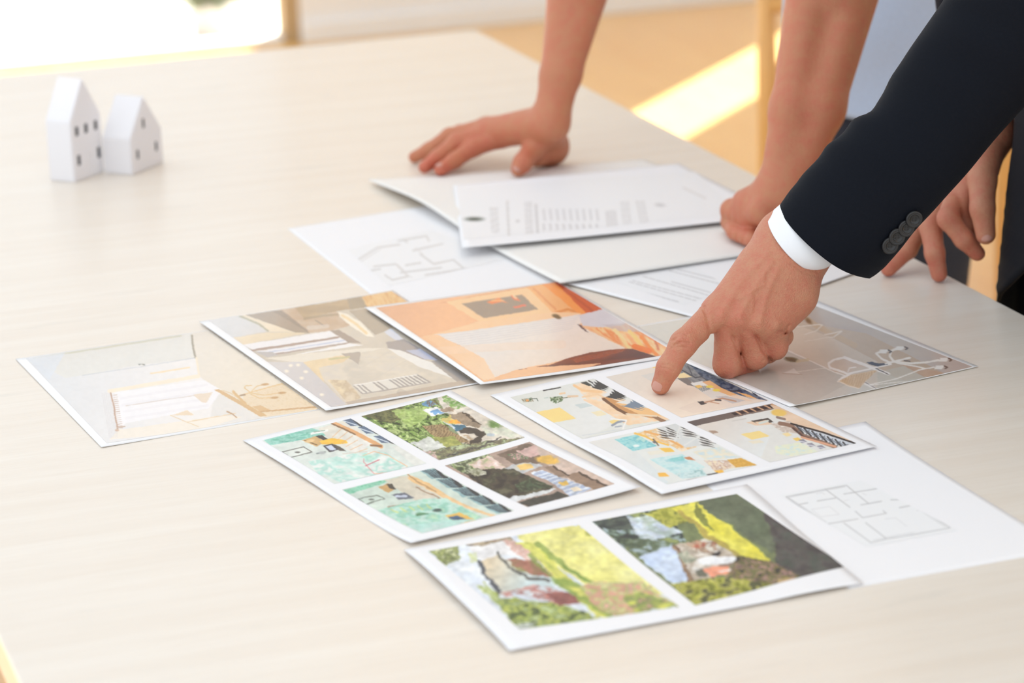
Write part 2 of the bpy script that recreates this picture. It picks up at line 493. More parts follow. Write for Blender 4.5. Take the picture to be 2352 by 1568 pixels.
def fnoise(x, y, seed):
    return 0.55 * vnoise(x, y, seed) + 0.3 * vnoise(2.1 * x + 5, 2.1 * y, seed + 1) + 0.15 * vnoise(4.3 * x, 4.3 * y + 9, seed + 2)

def inside(x, y, pts):
    r = np.zeros(x.shape, bool)
    n = len(pts)
    for i in range(n):
        x0, y0 = pts[i]; x1, y1 = pts[(i + 1) % n]
        if y0 == y1:
            continue
        c = (y0 > y) != (y1 > y)
        r ^= c & (x < (x1 - x0) * (y - y0) / (y1 - y0) + x0)
    return r

class Ink:
    """paints a print point by point; X, Y are the flat position of every point on the sheet"""
    def __init__(s, X, Y):
        s.X, s.Y = X, Y
        s.X0, s.Y0 = X, Y
        s.C = np.ones(X.shape + (3,)) * 240
    def warp(s, amp, sc, seed):
        """make the outlines of what follows uneven, as leaves and cloth are"""
        x, y = s.X0 / sc, s.Y0 / (sc * 0.6)
        s.X = s.X0 + amp * 2 * (fnoise(x, y, seed) - 0.5) + amp * (fnoise(x * 3, y * 3, seed + 9) - 0.5)
        s.Y = s.Y0 + amp * 1.2 * (fnoise(x, y, seed + 5) - 0.5) + amp * 0.6 * (fnoise(x * 3, y * 3, seed + 7) - 0.5)
    def grain(s, amp, sc, seed):
        n = fnoise(s.X0 / sc, s.Y0 / (sc * 0.6), seed) + 0.5 * fnoise(s.X0 / sc / 3.3, s.Y0 / sc / 2, seed + 3) - 0.75
        s.C = s.C * (1 + amp * n[..., None])
    def mix(s, w, c):
        w = w[..., None]
        s.C = s.C * (1 - w) + np.array(c, float) * w
    def fill(s, c): s.C[:] = c
    def poly(s, pts, c, a=1.0): s.mix(inside(s.X, s.Y, pts) * a, c)
    def line(s, pts, w, c, a=1.0):
        best = None
        for (x0, y0), (x1, y1) in zip(pts[:-1], pts[1:]):
            dx, dy = x1 - x0, y1 - y0
            t = np.clip(((s.X - x0) * dx + (s.Y - y0) * dy) / (dx * dx + dy * dy + 1e-9), 0, 1)
            d = np.hypot(s.X - x0 - t * dx, s.Y - y0 - t * dy)
            best = d if best is None else np.minimum(best, d)
        s.mix(np.clip(w / 2 + 0.8 - best, 0, 1) * a, c)
    def ell(s, cx, cy, rx, ry, c, rot=0.0, a=1.0, soft=0.25):
        ct, st = math.cos(rot), math.sin(rot)
        dx, dy = s.X - cx, s.Y - cy
        r = np.hypot((dx * ct + dy * st) / rx, (-dx * st + dy * ct) / ry)
        s.mix(np.clip((1 + soft - r) / (2 * soft), 0, 1) * a, c)
    def grad(s, pts, c0, c1, p0, p1, a=1.0):
        m = inside(s.X, s.Y, pts) * a
        dx, dy = p1[0] - p0[0], p1[1] - p0[1]
        t = np.clip(((s.X - p0[0]) * dx + (s.Y - p0[1]) * dy) / (dx * dx + dy * dy), 0, 1)[..., None]
        c = np.array(c0, float) * (1 - t) + np.array(c1, float) * t
        s.C = s.C * (1 - m[..., None]) + c * m[..., None]
    def mott(s, pts, cols, sx, sy, seed, rot=0.0, a=1.0, con=1.9):
        """mottled patch: foliage, stone, woven stuff"""
        m = inside(s.X, s.Y, pts) * a
        ct, st = math.cos(rot), math.sin(rot)
        u, v = (s.X * ct + s.Y * st) / sx, (-s.X * st + s.Y * ct) / sy
        t = np.clip((fnoise(u, v, seed) - 0.5) * con + 0.5, 0, 0.999) * (len(cols) - 1)
        i = t.astype(int); f = (t - i)[..., None]
        cols = np.array(cols, float)
        c = cols[i] * (1 - f) + cols[np.minimum(i + 1, len(cols) - 1)] * f
        s.C = s.C * (1 - m[..., None]) + c * m[..., None]
    def stripes(s, pts, d, w, c, a=1.0, duty=0.5, off=0.0):
        m = inside(s.X, s.Y, pts)
        l = math.hypot(*d)
        ph = (s.X * d[0] + s.Y * d[1]) / l / w + off
        s.mix(m * ((ph % 1.0) < duty) * a, c)

def bil(Q, u, v):
    u, v = u[..., None], v[..., None]
    return (1 - u) * (1 - v) * Q[0] + u * (1 - v) * Q[1] + u * v * Q[2] + (1 - u) * v * Q[3]

def inv_bil(Q, p):
    u = v = 0.5
    for _ in range(30):
        g = (1 - u) * (1 - v) * Q[0] + u * (1 - v) * Q[1] + u * v * Q[2] + (1 - u) * v * Q[3] - p
        du = (1 - v) * (Q[1] - Q[0]) + v * (Q[2] - Q[3])
        dv = (1 - u) * (Q[3] - Q[0]) + u * (Q[2] - Q[1])
        d = np.linalg.solve(np.stack([du, dv], -1), -g)
        u, v = u + d[0], v + d[1]
    return u, v

FLAT = lambda u, v: 0 * u
def sheet(name, label, cat, corners, z0, m, bend=FLAT, prints=(), thick=0.00025, group=None, n=36, outline=None):
    """a sheet of paper lying on the table; corners are the photo pixels of its corners"""
    Q = np.array([at(*p)[:2] for p in corners])
    lo = TZ + z0 + thick
    def surf(u, v, off=0.0):
        xy = bil(Q, u, v)
        return np.concatenate([xy, (lo + np.maximum(bend(u, v), 0.0) + off)[..., None]], -1)
    root = empty(name, (Q[:, 0].mean(), Q[:, 1].mean(), TZ + z0))
    tag(root, label, cat, group)
    g = np.linspace(0, 1, n + 1)
    U, V = np.meshgrid(g, g)
    P = surf(U, V).reshape(-1, 3)
    Fc = grid_faces(n, n)
    o = mesh_obj('paper', P, Fc, m, root, True)
    s = o.modifiers.new('thick', 'SOLIDIFY'); s.thickness = thick; s.offset = -1
    for (pname, K, pc, paint, nu, nv, pm, plabel) in prints:
        uv = np.array([inv_bil(Q, at(K[0] + x / K[2], K[1] + y / K[2])[:2]) for x, y in pc])
        U, V = np.meshgrid(np.linspace(0, 1, nu + 1), np.linspace(0, 1, nv + 1))
        W = bil(uv, U, V)
        u, v = np.clip(W[..., 0], 0.002, 0.998), np.clip(W[..., 1], 0.002, 0.998)
        flat = bil(Q, u, v)
        x, y = proj(np.concatenate([flat, np.full(flat.shape[:2] + (1,), TZ)], -1))
        ink = Ink((x - K[0]) * K[2], (y - K[1]) * K[2])
        paint(ink)
        C = ink.C
        Cp = np.pad(C, ((1, 1), (1, 1), (0, 0)), 'edge')
        C = 0.5 * C + 0.125 * (Cp[:-2, 1:-1] + Cp[2:, 1:-1] + Cp[1:-1, :-2] + Cp[1:-1, 2:])
        po = mesh_obj(pname, surf(u, v, 0.00012).reshape(-1, 3), grid_faces(nu, nv), pm, root, True)
        a = po.data.color_attributes.new('ink', 'FLOAT_COLOR', 'POINT')
        lin = np.minimum(s2l(np.clip(C, 0, 255)) * INK_GAIN, 0.9)
        a.data.foreach_set('color', np.concatenate([lin, np.ones(lin.shape[:2] + (1,))], -1).astype(np.float32).ravel())
        if plabel: po['label'] = plabel
    return root

def grid_faces(nu, nv):
    i = np.arange(nv)[:, None] * (nu + 1) + np.arange(nu)[None]
    i = i.ravel()
    return np.stack([i + nu + 1, i + nu + 2, i + 1, i], -1)

INK_GAIN = 0.96
G, T = M['ink_gloss'], M['ink_matte']

# ---- attic room photo (A)
KA = (0, 720, 2.94)
def paint_a(k):
    k.warp(3, 60, 108)
    k.fill((226, 222, 218))
    k.grad([(100, 250), (1500, 60), (1400, 900), (600, 950)], (214, 216, 220), (236, 231, 228), (200, 400), (1200, 560))
    k.poly([(178, 300), (1300, 130), (1320, 302), (940, 350), (560, 420), (440, 440)], (221, 219, 212), 0.8)
    k.line([(230, 305), (1220, 152)], 12, (203, 200, 180))
    k.poly([(178, 305), (440, 270), (330, 460)], (212, 219, 228), 0.8)
    k.grad([(1295, 130), (1420, 100), (2200, 660), (1780, 700), (1450, 515), (1340, 420)], (228, 219, 207), (234, 221, 200), (1350, 150), (2000, 640))
    k.line([(560, 422), (1320, 302)], 5, (200, 202, 206))
    k.line([(1297, 150), (1306, 240), (1318, 300)], 12, (140, 132, 112))
    k.line([(1325, 300), (1342, 410)], 12, (243, 226, 200))
    k.line([(940, 346), (975, 348)], 9, (120, 125, 118)); k.line([(950, 349), (962, 352)], 9, (225, 220, 216))
    k.line([(1020, 407), (1280, 366)], 10, (240, 214, 172))
    k.line([(740, 528), (1340, 425)], 24, (243, 227, 203))
    k.poly([(740, 540), (1380, 450), (1500, 520), (1440, 600), (1410, 640), (850, 745), (800, 790)], (240, 237, 239))
    k.stripes([(800, 540), (1400, 450), (1410, 640), (850, 745)], (0.16, 1), 46, (231, 226, 230), 0.5, 0.35)
    k.line([(850, 626), (1430, 536)], 5, (216, 204, 196))
    k.poly([(1305, 550), (1435, 532), (1395, 606), (1365, 602)], (230, 211, 190))
    k.poly([(800, 790), (1500, 690), (1640, 700), (1300, 800), (740, 858)], (240, 229, 213), 0.9)
    k.line([(1150, 690), (1262, 735), (1590, 676)], 5, (226, 198, 158)); k.line([(1262, 735), (1340, 765)], 4, (226, 198, 158))
    k.poly([(1160, 690), (1265, 655), (1310, 690)], (233, 209, 178))
    k.line([(1535, 664), (1570, 680), (1596, 704)], 8, (176, 132, 88))
    for i in range(7): k.line([(690 + i * 13, 540), (740 + i * 9, 845)], 3, (206, 199, 200), 0.6)
    k.line([(748, 540), (770, 640), (796, 795)], 9, (178, 136, 108)); k.ell(792, 793, 13, 8, (200, 165, 140))
    for i in range(17): k.line([(765 + i * 2.2, 556 + i * 14), (790 + i * 2.4, 552 + i * 14)], 4, (190, 160, 140), 0.8)
    k.line([(790, 775), (845, 766)], 4, (190, 160, 140))
    k.mott([(1640, 560), (1920, 470), (2150, 645), (1790, 700), (1650, 600)], [(222, 196, 158), (233, 214, 186), (228, 204, 170)], 9, 7, 5)
    k.poly([(1445, 517), (1478, 512), (1805, 690), (1762, 700)], (209, 168, 112))
    k.poly([(1700, 628), (1760, 620), (1825, 652), (1760, 664)], (214, 174, 120))
    k.line([(1760, 664), (2135, 632)], 9, (196, 152, 100))
    k.line([(1600, 562), (1700, 532), (1910, 474)], 9, (224, 190, 140))
    k.line([(1690, 535), (1650, 505), (1658, 490), (1700, 488)], 6, (219, 184, 132))
    k.line([(1690, 535), (1735, 492), (1805, 478)], 6, (219, 184, 132))
    k.line([(1700, 540), (1780, 552), (1885, 538)], 6, (219, 184, 132))
    k.line([(1690, 545), (1750, 572), (1870, 570)], 6, (219, 184, 132))
    for x, y in ((1790, 480), (1905, 537), (1855, 570)): k.ell(x, y, 26, 8, (190, 146, 92), -0.1)
    k.line([(1575, 530), (1655, 610)], 18, (214, 172, 112)); k.line([(1625, 556), (1655, 550)], 10, (150, 118, 84))
    k.line([(1500, 520), (1560, 540), (1620, 580)], 5, (220, 190, 146))
    k.grain(0.03, 30, 77)
sheet('photo_print', 'pale glossy photo of an attic room, half under the bathroom photo', 'photo',
      [(36, 826), (480, 758), (735, 941), (233, 1029)], 0.0, M['photo_paper'],
      lambda u, v: 0.0008 * (1 - u) ** 4, [('printed_image', KA, [(176, 308), (1420, 114), (2180, 642), (722, 882)], paint_a, 300, 200, G, None)],
      group='photo prints on the table')

# ---- bathroom photo (B)
KB = (440, 640, 3.459)
def paint_b(k):
    k.warp(6, 80, 109)
    k.fill((206, 196, 184))
    k.mott([(0, 0), (2352, 0), (2352, 1107), (0, 1107)], [(198, 188, 174), (214, 204, 190)], 300, 120, 3)
    k.poly([(100, 350), (380, 308), (520, 370), (610, 432), (330, 486)], (214, 213, 213))
    k.poly([(375, 312), (440, 298), (920, 442), (600, 432), (560, 385)], (236, 221, 196))
    k.line([(385, 312), (540, 375), (605, 428)], 16, (176, 172, 150))
    k.mott([(640, 270), (980, 215), (1300, 320), (1250, 385), (1100, 425), (940, 440)], [(196, 168, 142), (204, 182, 160)], 120, 40, 7)
    k.poly([(425, 302), (655, 265), (945, 442), (860, 452)], (164, 149, 134))
    k.poly([(640, 268), (720, 262), (930, 425), (935, 440)], (148, 134, 122))
    k.mott([(820, 240), (1400, 145), (1420, 230), (1150, 265), (900, 330)], [(172, 150, 122), (190, 165, 132)], 200, 30, 11)
    k.mott([(1340, 152), (1610, 98), (1760, 195), (1400, 240)], [(214, 160, 98), (236, 196, 140), (222, 174, 112)], 18, 90, 13, -0.5)
    k.poly([(1230, 150), (1350, 140), (1390, 235), (1260, 255)], (150, 140, 124), 0.7)
    k.poly([(1250, 262), (1480, 235), (1600, 400), (1460, 455)], (176, 164, 148))
    k.line([(900, 330), (1060, 300), (1170, 290)], 18, (150, 135, 112), 0.7)
    k.line([(985, 340), (1060, 385)], 10, (150, 135, 120)); k.line([(930, 400), (1080, 385)], 30, (214, 200, 188), 0.8)
    k.poly([(1165, 268), (1230, 285), (1345, 352), (1458, 472), (1400, 468), (1270, 390), (1180, 312)], (246, 238, 222))
    k.line([(1200, 300), (1290, 355), (1390, 440)], 22, (240, 214, 170))
    k.poly([(320, 490), (620, 440), (930, 440), (410, 545)], (230, 213, 184))
    k.poly([(400, 545), (1100, 424), (1165, 465), (480, 582)], (241, 239, 241))
    k.line([(470, 592), (1165, 475)], 16, (166, 146, 138))
    k.poly([(500, 602), (1180, 480), (1255, 515), (650, 612)], (236, 236, 242)); k.line([(620, 600), (1220, 498)], 7, (190, 200, 224))
    k.line([(640, 620), (1245, 520)], 12, (172, 156, 148))
    k.poly([(500, 600), (650, 600), (690, 625), (600, 642)], (188, 184, 184))
    k.poly([(660, 655), (1250, 524), (1365, 535), (800, 625)], (242, 241, 242))
    k.poly([(1100, 424), (1172, 414), (1350, 522), (1250, 520)], (160, 146, 137))
    k.poly([(590, 652), (850, 615), (1380, 560), (1540, 560), (900, 690)], (232, 224, 210))
    k.mott([(880, 680), (1380, 590), (1560, 560), (2150, 810), (1900, 840), (1250, 1020), (1080, 850)], [(206, 198, 186), (222, 212, 196), (214, 206, 196)], 160, 70, 17)
    k.stripes([(1250, 600), (1560, 570), (2050, 790), (1400, 830)], (0.5, 0.85), 130, (204, 196, 186), 0.5, 0.05)
    k.mott([(880, 680), (1300, 600), (1200, 680), (1010, 720), (1060, 860)], [(238, 214, 172), (226, 200, 158)], 60, 60, 19, 0, 0.85)
    k.mott([(1080, 820), (1230, 820), (1350, 960), (1250, 1015)], [(232, 214, 180), (196, 176, 150), (224, 208, 184)], 60, 50, 23)
    k.poly([(1185, 606), (1345, 590), (1330, 692)], (176, 166, 156)); k.line([(1095, 652), (1250, 632)], 14, (198, 190, 148))
    k.grad([(600, 682), (885, 676), (1230, 1018), (1105, 1045)], (210, 206, 206), (196, 194, 200), (700, 690), (1150, 1030))
    for x, y in ((790, 708), (757, 754), (906, 756), (878, 808), (1037, 942), (850, 704)): k.ell(x, y, 16, 11, (250, 240, 222), 0, 1, 0.5)
    k.poly([(1525, 432), (1580, 402), (1690, 490), (1655, 516)], (214, 219, 232))
    k.poly([(1545, 510), (1690, 488), (1990, 660), (1750, 640), (1560, 560)], (160, 154, 154))
    k.poly([(1700, 580), (1820, 565), (1960, 660), (1850, 645)], (186, 192, 216))
    k.poly([(1560, 560), (1650, 575), (1900, 672), (2080, 800), (1800, 705), (1620, 605)], (238, 236, 232))
    k.poly([(1900, 665), (1965, 652), (2260, 835), (2110, 828)], (166, 159, 154))
    k.poly([(1220, 1000), (2205, 804), (2260, 838), (1245, 1025)], (184, 170, 156)); k.line([(1660, 915), (1700, 935)], 60, (168, 158, 150), 0.4)
    k.poly([(1285, 860), (1790, 768), (1898, 830), (1360, 932)], (226, 222, 214))
    for i in range(17):
        u = i / 16
        if i in (3, 4, 7, 8): continue
        k.line([(1285 + 505 * u, 862 - 92 * u), (1362 + 530 * u, 928 - 98 * u)], 11, (158, 154, 152))
    k.line([(1362, 930), (1898, 832)], 8, (164, 158, 154)); k.line([(1285, 862), (1790, 770)], 6, (240, 238, 234))
    k.grain(0.03, 30, 77)
sheet('photo_print', 'glossy photo of a beige bathroom, half under the orange photo', 'photo',
      [(458, 744), (902, 668), (1198, 864), (749, 949)], 0.0007, M['photo_paper'],
      lambda u, v: 0.0018 * (1 - u) ** 3, [('printed_image', KB, [(138, 350), (1588, 106), (2600, 772), (1112, 1042)], paint_b, 280, 260, G, None)],
      group='photo prints on the table')

# ---- bedroom photo with orange walls (C)
KC = (820, 630, 3.178)
def paint_c(k):
    k.warp(8, 80, 110)
    k.fill((244, 190, 146))
    k.grad([(60, 240), (760, 180), (900, 360), (440, 500)], (226, 168, 132), (246, 184, 138), (200, 270), (620, 420))
    k.poly([(600, 230), (1500, 40), (1520, 90), (700, 228)], (222, 158, 118), 0.9)
    k.poly([(650, 220), (1240, 110), (1440, 290), (900, 370)], (252, 203, 154))
    k.poly([(765, 232), (1200, 163), (1322, 270), (930, 340)], (146, 130, 118))
    k.poly([(950, 218), (1030, 188), (1105, 228), (1060, 216), (985, 234)], (240, 128, 70)); k.line([(985, 208), (1070, 208)], 8, (250, 186, 120))
    k.poly([(1118, 166), (1165, 178), (1195, 218), (1150, 202)], (238, 120, 76)); k.line([(1140, 170), (1165, 190)], 10, (250, 214, 170))
    k.poly([(1138, 252), (1230, 234), (1238, 250), (1150, 264)], (232, 110, 84))
    k.poly([(1240, 112), (1350, 80), (1640, 300), (1450, 320), (1400, 262)], (246, 178, 116))
    k.line([(1290, 120), (1450, 270)], 14, (230, 150, 92)); k.line([(1420, 300), (1540, 270), (1600, 290)], 16, (226, 140, 70))
    k.poly([(1345, 78), (1480, 70), (1700, 322), (1640, 325)], (250, 152, 72))
    k.poly([(1440, 70), (1540, 60), (1830, 270), (1700, 325)], (206, 84, 38)); k.line([(1500, 110), (1740, 300)], 16, (180, 70, 34), 0.8)
    k.poly([(560, 470), (900, 365), (1420, 290), (1640, 300), (1600, 330), (700, 480)], (250, 202, 158))
    k.grad([(560, 475), (1620, 308), (1660, 345), (1620, 390), (1960, 556), (1700, 600), (1160, 730), (960, 812), (900, 650), (740, 545)], (232, 228, 227), (240, 224, 210), (1100, 400), (1300, 700))
    for i in range(7): k.line([(590 + 26 * i, 474 + 15 * i), (1620 - 8 * i, 316 + 16 * i)], 5, (208, 206, 210), 0.5)
    k.grad([(480, 480), (590, 474), (930, 650), (1010, 800), (930, 815)], (246, 196, 152), (249, 212, 178), (520, 500), (930, 790))
    k.line([(600, 600), (1000, 560), (1500, 530)], 60, (246, 214, 188), 0.35)
    k.poly([(1620, 312), (1800, 268), (2010, 350), (1880, 410), (1650, 390)], (216, 212, 218))
    k.mott([(1690, 410), (1880, 392), (2060, 385), (2320, 515), (2300, 610), (2160, 618), (1960, 552)], [(246, 170, 110), (252, 214, 160), (240, 140, 80), (250, 196, 140)], 140, 40, 29, 0.75)
    k.poly([(1790, 380), (2040, 372), (2100, 440), (1900, 430)], (200, 186, 190), 0.7)
    for x, y, w, c in ((1930, 470, 24, (255, 226, 160)), (2040, 480, 26, (255, 210, 120)), (2120, 520, 22, (250, 130, 30))):
        k.line([(x - 50, y - 50), (x + 60, y + 80)], w, c, 0.8)
    k.line([(2030, 540), (2130, 575)], 40, (246, 110, 22), 0.85); k.line([(2060, 395), (2160, 470), (2200, 560)], 16, (206, 100, 60), 0.8)
    k.poly([(1610, 380), (1640, 388), (1690, 440), (1665, 432)], (76, 68, 78))
    k.poly([(1160, 728), (1230, 718), (1400, 686), (1560, 630), (1700, 590), (1900, 562), (2010, 560), (2190, 618), (2100, 640), (1640, 722), (1790, 668), (1500, 688), (1300, 706)], (112, 50, 40))
    k.poly([(1560, 640), (1880, 566), (2000, 562), (1800, 625), (1600, 668)], (150, 70, 46), 0.8)
    k.poly([(1980, 560), (2060, 575), (2190, 618), (2050, 630), (1800, 650)], (84, 40, 50), 0.7)
    k.line([(1400, 694), (1800, 648), (2100, 590)], 6, (60, 30, 34))
    k.ell(1455, 324, 34, 15, (84, 74, 40), 0.3)
    k.grain(0.03, 30, 77)
bC = lambda u, v: 0.0052 * (1 - u) ** 2.2 * (0.25 + 0.75 * v) * (1.0 - 0.3 * v ** 4)
sheet('photo_print', 'glossy photo of a bedroom with orange walls and curtains', 'photo',
      [(838, 713), (1282, 650), (1578, 819), (1104, 896)], 0.0018, M['photo_paper'], bC,
      [('printed_image', KC, [(140, 268), (1460, 70), (2330, 590), (928, 828)], paint_c, 280, 260, G, None)], group='photo prints on the table')

# ---- dining room photo (D), under the pointing hand
KD = (1550, 660, 3.222)
def paint_d(k):
    k.warp(3, 60, 111)
    k.fill((206, 200, 190))
    k.grad([(-500, 200), (870, 50), (1500, 600), (800, 1000)], (216, 213, 206), (196, 190, 180), (100, 500), (950, 860))
    k.mott([(600, 60), (900, 20), (2300, 600), (2000, 650), (880, 250)], [(186, 174, 166), (196, 184, 172)], 400, 120, 31)
    k.grad([(860, 250), (1420, 350), (2000, 650), (1700, 700), (1300, 560)], (204, 188, 170), (186, 160, 132), (1000, 300), (1900, 640), 0.9)
    k.grad([(840, 480), (880, 280), (1160, 380), (1500, 560), (1500, 770), (1180, 640)], (220, 204, 186), (206, 192, 176), (880, 300), (1400, 620))
    k.line([(940, 205), (990, 250), (1040, 290), (1330, 440)], 40, (206, 180, 148), 0.6); k.ell(990, 258, 30, 16, (122, 92, 58), 0.8, 0.9, 0.5)
    k.line([(880, 305), (1060, 285), (1090, 290), (1050, 330), (960, 360)], 6, (232, 222, 210)); k.line([(1110, 360), (1190, 345), (1235, 332)], 7, (230, 216, 202)); k.line([(1235, 335), (1180, 375)], 7, (232, 222, 210)); k.line([(960, 410), (1140, 380), (1180, 378)], 5, (226, 214, 200))
    k.line([(840, 480), (1180, 640), (1300, 680), (1500, 772)], 9, (232, 226, 218))
    k.poly([(1230, 530), (1420, 600), (1320, 610), (1300, 640), (1180, 640), (1140, 590)], (212, 190, 172), 0.7)
    k.mott([(1650, 560), (2010, 650), (1890, 684), (1760, 640)], [(186, 150, 118), (196, 162, 132)], 60, 20, 37)
    k.poly([(1500, 640), (1700, 590), (1870, 690), (1500, 772)], (192, 184, 168), 0.8)
    for pts, w in (([(1250, 532), (1180, 545), (1136, 575), (1146, 605), (1250, 640), (1400, 712), (1500, 768)], 15), ([(1255, 530), (1420, 590), (1580, 652)], 22),
                   ([(1290, 650), (1480, 606), (1600, 578)], 13), ([(1210, 710), (1240, 680), (1300, 655)], 15), ([(1280, 640), (1290, 610), (1340, 602)], 7)):
        k.line(pts, w, (240, 234, 228))
    k.line([(1490, 612), (1580, 656)], 7, (96, 84, 76)); k.line([(1410, 716), (1505, 770)], 7, (150, 142, 134))
    k.mott([(1216, 706), (1300, 660), (1500, 622), (1420, 700), (1366, 762), (1300, 752)], [(212, 182, 144), (222, 196, 162)], 14, 80, 41)
    k.stripes([(1225, 706), (1300, 666), (1490, 630), (1420, 700), (1364, 758)], (0.95, 0.3), 17, (192, 158, 118), 0.8, 0.4)
    k.line([(1210, 708), (1290, 745), (1360, 762)], 8, (232, 216, 196))
    k.poly([(1420, 566), (1455, 560), (1510, 574), (1590, 570), (1570, 584), (1500, 596), (1440, 580)], (44, 52, 66))
    for pts, w in (([(1590, 566), (1530, 540), (1492, 500), (1530, 482)], 14), ([(1620, 560), (1590, 520), (1600, 480), (1640, 462)], 16), ([(1560, 575), (1740, 532)], 14),
                   ([(1620, 562), (1740, 572), (1860, 566), (1950, 548)], 14), ([(1640, 570), (1760, 590), (1850, 610)], 9), ([(1440, 735), (1640, 688), (1820, 618), (1920, 600)], 8), ([(1450, 738), (1650, 712), (1780, 706)], 5)):
        k.line(pts, w, (238, 231, 222))
    for x, y in ((1540, 484), (1662, 460), (1985, 545), (1955, 602)):
        k.poly([(x - 36, y + 14), (x - 20, y - 14), (x + 44, y - 14), (x + 22, y + 14)], (236, 232, 226)); k.line([(x + 40, y - 10), (x + 62, y), (x + 48, y + 10)], 9, (70, 58, 46))
    k.line([(1700, 552), (1740, 558)], 8, (90, 76, 62))
    k.ell(862, 546, 46, 17, (66, 78, 46), 0.12, 1, 0.4); k.line([(825, 535), (890, 560)], 14, (44, 58, 34), 0.6)
    k.line([(905, 560), (985, 548)], 22, (206, 190, 156), 0.7)
    k.poly([(790, 655), (880, 612), (905, 640), (930, 656)], (226, 222, 214)); k.line([(795, 652), (940, 658)], 5, (184, 172, 156)); k.line([(900, 640), (1090, 612), (1160, 618)], 5, (222, 218, 208))
    k.grain(0.03, 30, 77)
sheet('photo_print', 'glossy grey photo of a dining room under the pointing hand', 'photo',
      [(1400, 762), (1850, 682), (2247, 844), (1814, 942)], 0.0011, M['photo_paper'],
      lambda u, v: 0.0022 * (1 - u) ** 3 * v, [('printed_image', KD, [(-400, 322), (930, 104), (2205, 598), (900, 898)], paint_d, 280, 260, G, None)], group='photo prints on the table')

# ---- sheet with garden and interior pictures (c1)
K1 = (540, 890, 2.502)
def paint_g1(k):
    k.warp(1.5, 30, 4)
    k.fill((222, 228, 220))
    k.mott([(150, 300), (420, 240), (560, 285), (205, 345)], [(128, 196, 176), (166, 214, 200), (110, 184, 160)], 30, 12, 51)
    k.grad([(480, 250), (640, 200), (800, 320), (700, 400), (560, 330)], (226, 220, 206), (236, 232, 224), (560, 240), (720, 380))
    k.line([(440, 280), (530, 262)], 12, (244, 242, 236)); k.line([(455, 270), (515, 262)], 4, (150, 170, 150))
    k.poly([(385, 318), (470, 292), (520, 325), (470, 356)], (214, 176, 120)); k.line([(400, 318), (470, 345)], 5, (120, 92, 60)); k.poly([(462, 294), (500, 288), (545, 318), (515, 322)], (66, 60, 58))
    k.ell(430, 322, 26, 9, (236, 202, 150), -0.2)
    k.poly([(485, 322), (560, 306), (640, 318), (650, 335), (580, 342), (500, 342)], (250, 196, 74))
    k.poly([(505, 350), (560, 338), (600, 370), (545, 388)], (70, 66, 74)); k.poly([(520, 352), (555, 346), (582, 370), (548, 378)], (214, 222, 240)); k.poly([(565, 340), (605, 355), (640, 380), (600, 378)], (92, 84, 76))
    k.poly([(272, 384), (395, 356), (444, 386), (318, 418)], (228, 232, 224)); k.line([(272, 384), (395, 356), (444, 386), (318, 418), (272, 384)], 4, (104, 100, 92)); k.ell(360, 387, 16, 5, (110, 106, 98))
    k.line([(470, 395), (520, 385)], 8, (150, 156, 152)); k.ell(500, 390, 20, 8, (188, 192, 190))
    for i in range(6): k.line([(620 + i * 28, 245 + i * 24), (560 + i * 26, 300 + i * 18)], 4, (228, 178, 128), 0.7)
    k.line([(560, 216), (680, 270), (840, 352)], 22, (226, 172, 120)); k.line([(555, 222), (620, 250), (690, 285)], 8, (140, 104, 72)); k.line([(780, 345), (840, 350)], 10, (150, 108, 74))
    for x, y in ((655, 215), (745, 258), (835, 310)):
        k.poly([(x - 40, y - 16), (x + 10, y - 22), (x + 62, y + 20), (x + 10, y + 22)], (96, 112, 136)); k.poly([(x + 10, y - 22), (x + 22, y - 18), (x + 90, y + 30), (x + 62, y + 22)], (56, 58, 62)); k.line([(x - 30, y - 8), (x + 50, y + 18)], 5, (206, 216, 226))
    k.mott([(420, 440), (700, 390), (860, 380), (1010, 470), (620, 560), (480, 510)], [(236, 238, 232), (206, 232, 222), (176, 220, 208), (234, 236, 230)], 60, 26, 53, 0, 0.9, 2.2)
    k.line([(620, 395), (760, 380)], 5, (214, 208, 196))
    k.line([(735, 405), (800, 380), (880, 400), (990, 460)], 4, (240, 190, 150)); k.line([(740, 420), (740, 440), (800, 505)], 4, (226, 150, 150)); k.line([(750, 460), (830, 425)], 5, (208, 120, 130)); k.line([(800, 505), (920, 490), (990, 468)], 4, (232, 176, 150)); k.ell(770, 412, 34, 14, (150, 216, 190), 0, 0.6, 0.6)
    k.poly([(900, 350), (960, 345), (1095, 440), (1030, 455)], (232, 230, 222), 0.8)
    k.grain(0.12, 30, 77)
